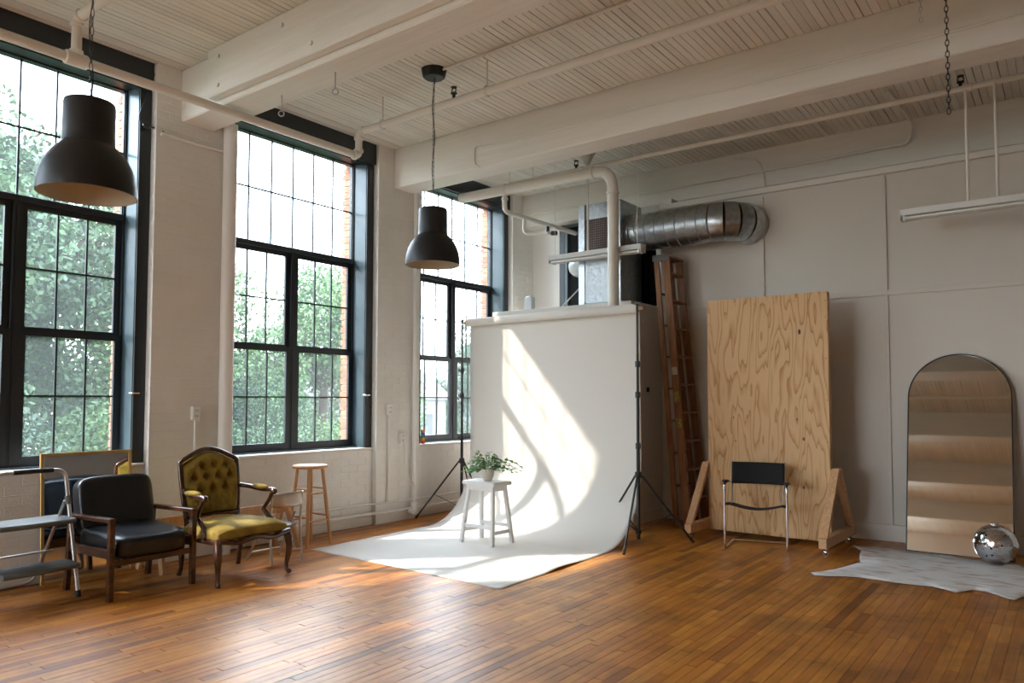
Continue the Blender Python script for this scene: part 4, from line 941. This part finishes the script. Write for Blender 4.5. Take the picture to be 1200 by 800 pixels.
bm = bmesh.new(); vsb = [bm.verts.new((x+.6, y-7.05, 0)) for x, y in ou]; fc = bm.faces.new(vsb); bm.normal_update()
bmesh.ops.triangulate(bm, faces=[fc]); bmesh.ops.subdivide_edges(bm, edges=[e_ for e_ in bm.edges if e_.calc_length() > .12], cuts=3, use_grid_fill=False); bmesh.ops.triangulate(bm, faces=bm.faces)
for v in bm.verts:
    bd = v.is_boundary; v.co.z = .006+(.004 if bd else .006)*(1+mnoise.noise(Vector((v.co.x*4, v.co.y*4, 0))))
me = bpy.data.meshes.new('cowhide_rug'); bm.to_mesh(me); bm.free(); me.shade_smooth()
o = link('cowhide_rug', me, hide, None); o.location = (-.6, 7.05, 0); o['label'] = 'white cowhide rug with tan streaks lying before the arched mirror'; o['category'] = 'rug'; md = o.modifiers.new('thickness', 'SOLIDIFY'); md.thickness = .004; md.offset = 0

# ================================================================ OUTSIDE
struct('ground', MB().box(-90,-6.9,-60,90,-4.3,-4.0), ground_m)
rtz = random.Random(21)
def crown_mesh(seed, n_=42000, ls=.085):
    rr = random.Random(seed); blobs = []
    for k in range(26):
        a = rr.uniform(0, 2*PI); ph = rr.uniform(-.35, 1); d_ = rr.uniform(.35,.78); blobs.append((Vector((math.cos(a)*math.cos(ph*PI/2)*d_, math.sin(a)*math.cos(ph*PI/2)*d_, math.sin(ph*PI/2)*d_*1.02)), rr.uniform(.24,.42)))
    q = MB()
    for i in range(n_):
        c_, r_ = rr.choice(blobs); d = Vector((rr.gauss(0,1), rr.gauss(0,1), rr.gauss(0,1))).normalized()*r_*rr.uniform(.55,1)**.5
        p = c_+d; a = Vector((rr.gauss(0,1), rr.gauss(0,1), rr.gauss(0,.6))).normalized(); b = a.cross(Vector((rr.gauss(0,1), rr.gauss(0,1), rr.gauss(0,1)))).normalized()
        s_ = ls*rr.uniform(.12,.26); q.v += [tuple(p-a*s_), tuple(p+b*s_*.6), tuple(p+a*s_), tuple(p-b*s_*.6)]; k = len(q.v); q.f.append((k-4,k-3,k-2,k-1)); q.r += [0]*4
    return q.mesh('foliage', smooth=False)
crowns = [crown_mesh(s_) for s_ in (1, 2, 3)]
def tree(x, y, h, r, ci, mi, label, group=None, sz=1.0):
    base = -4.0; t = thing('tree', label, 'tree', (x, y, base), rtz.uniform(0, 6.28), group)
    me = crowns[ci]
    key = me.name+str(mi)
    if key not in bpy.data.meshes:
        m2 = me.copy(); m2.name = key; m2.materials.clear(); m2.materials.append(leafs[mi])
    o = bpy.data.objects.new('foliage', bpy.data.meshes[key]); COL.objects.link(o); o.parent = t; o['kind'] = 'stuff'
    o.location = (0, 0, h-r*.95*sz); o.scale = (r, r, r*sz)
    part('trunk', MB().tube([(0,0,0),(.1,0,(h-r)*.5),(0,.1,h-r*.6)], [r*.07,r*.055,r*.03], 8), trunk_m, t)
    q = MB()
    for k in range(7): a = k*.9; q.tube([(0,0,h-r*1.2),(r*.55*math.cos(a), r*.55*math.sin(a), h-r*(.5+.1*(k % 3)))], [r*.03,r*.008], 5)
    part('branches', q, trunk_m, t)
G1 = 'trees seen through the windows'
for a in (( -15.5,4.6,10.3,3.6,0,0,'big leafy tree filling the left window',None,1.15),(-17,8.0,9.9,3.3,1,1,'broad tree behind the nearer lamp, in the right half of the left window',None,1.1),(-14,1.0,9.5,3.4,2,0,'tree beyond the left frame edge, left of the big leafy tree',None,1.1),(-13.5,-9.2,16.5,4.2,0,1,'tallest tree, out of the picture, added to shade the unseen left windows from sun',None,1.05),(-12.5,3.6,5.2,2.4,1,2,'low bushy tree at the bottom of the left window',None,1.2),(-13,6.0,5.0,2.4,2,1,'low tree at the lower right of the left window',None,1.1),  # the tallest, unseen one is added to block sun
    (-16.5,13.3,8.9,2.7,2,1,'tall light green tree in the right half of the middle window',None,1.35),(-15,10.3,5.7,1.9,0,0,'rounded tree low in the left half of the middle window',None,1.25),(-14.5,11.9,4.9,2.3,1,1,'short bushy tree below the tall one in the middle window',None,1.1),(-20,12.2,7.4,2.6,1,2,'middle height tree behind the others in the middle window',None,1.1),
    (-22,27.0,9.0,2.4,0,2,'slim tree at the right of the far window',None,1.7),(-24,25.0,6.4,2.6,1,0,'distant rounded tree low in the far window',None,1.0),(-18,17.5,4.6,2.0,2,1,'bush at the foot of the far window',None,1.0),(-40,37.0,6.2,4.0,2,2,'wide dark tree farthest away in the far window',None,.9),(-42,20.0,7.0,4.2,0,2,'wide tree farthest away in the middle window',None,.9),(-30,9.0,8.5,5.0,1,2,'wide tree farthest away in the left window',None,.9)):
    tree(*a)
def house(x, y, w_, d_, h, rz, label):
    t = thing('house', label, 'house', (x, y, -4), rz)
    part('walls', MB().box(-w_/2,w_/2,-d_/2,d_/2,0,h), siding, t); part('roof', MB().prism([(-w_/2-.3,h),(w_/2+.3,h),(0,h+1.8)], -d_/2-.3, d_/2+.3, 'y'), roof_m, t)
    for k in range(4):
        for zz in (1.2, 3.6): wn = part('window', MB().box(w_/2-.02, w_/2+.06, -d_/2+1+k*(d_-2)/3-.45, -d_/2+1+k*(d_-2)/3+.45, zz, zz+1.3), siding, t); part('pane', MB().box(w_/2+.06, w_/2+.07, -d_/2+1+k*(d_-2)/3-.38, -d_/2+1+k*(d_-2)/3+.38, zz+.08, zz+1.22), darkglass, wn)
house(-26, 19.5, 8, 10, 5.4, R(-20), 'white sided house low in the left half of the middle window')
house(-34, 40, 9, 12, 5.0, R(-30), 'grey house low in the far window')
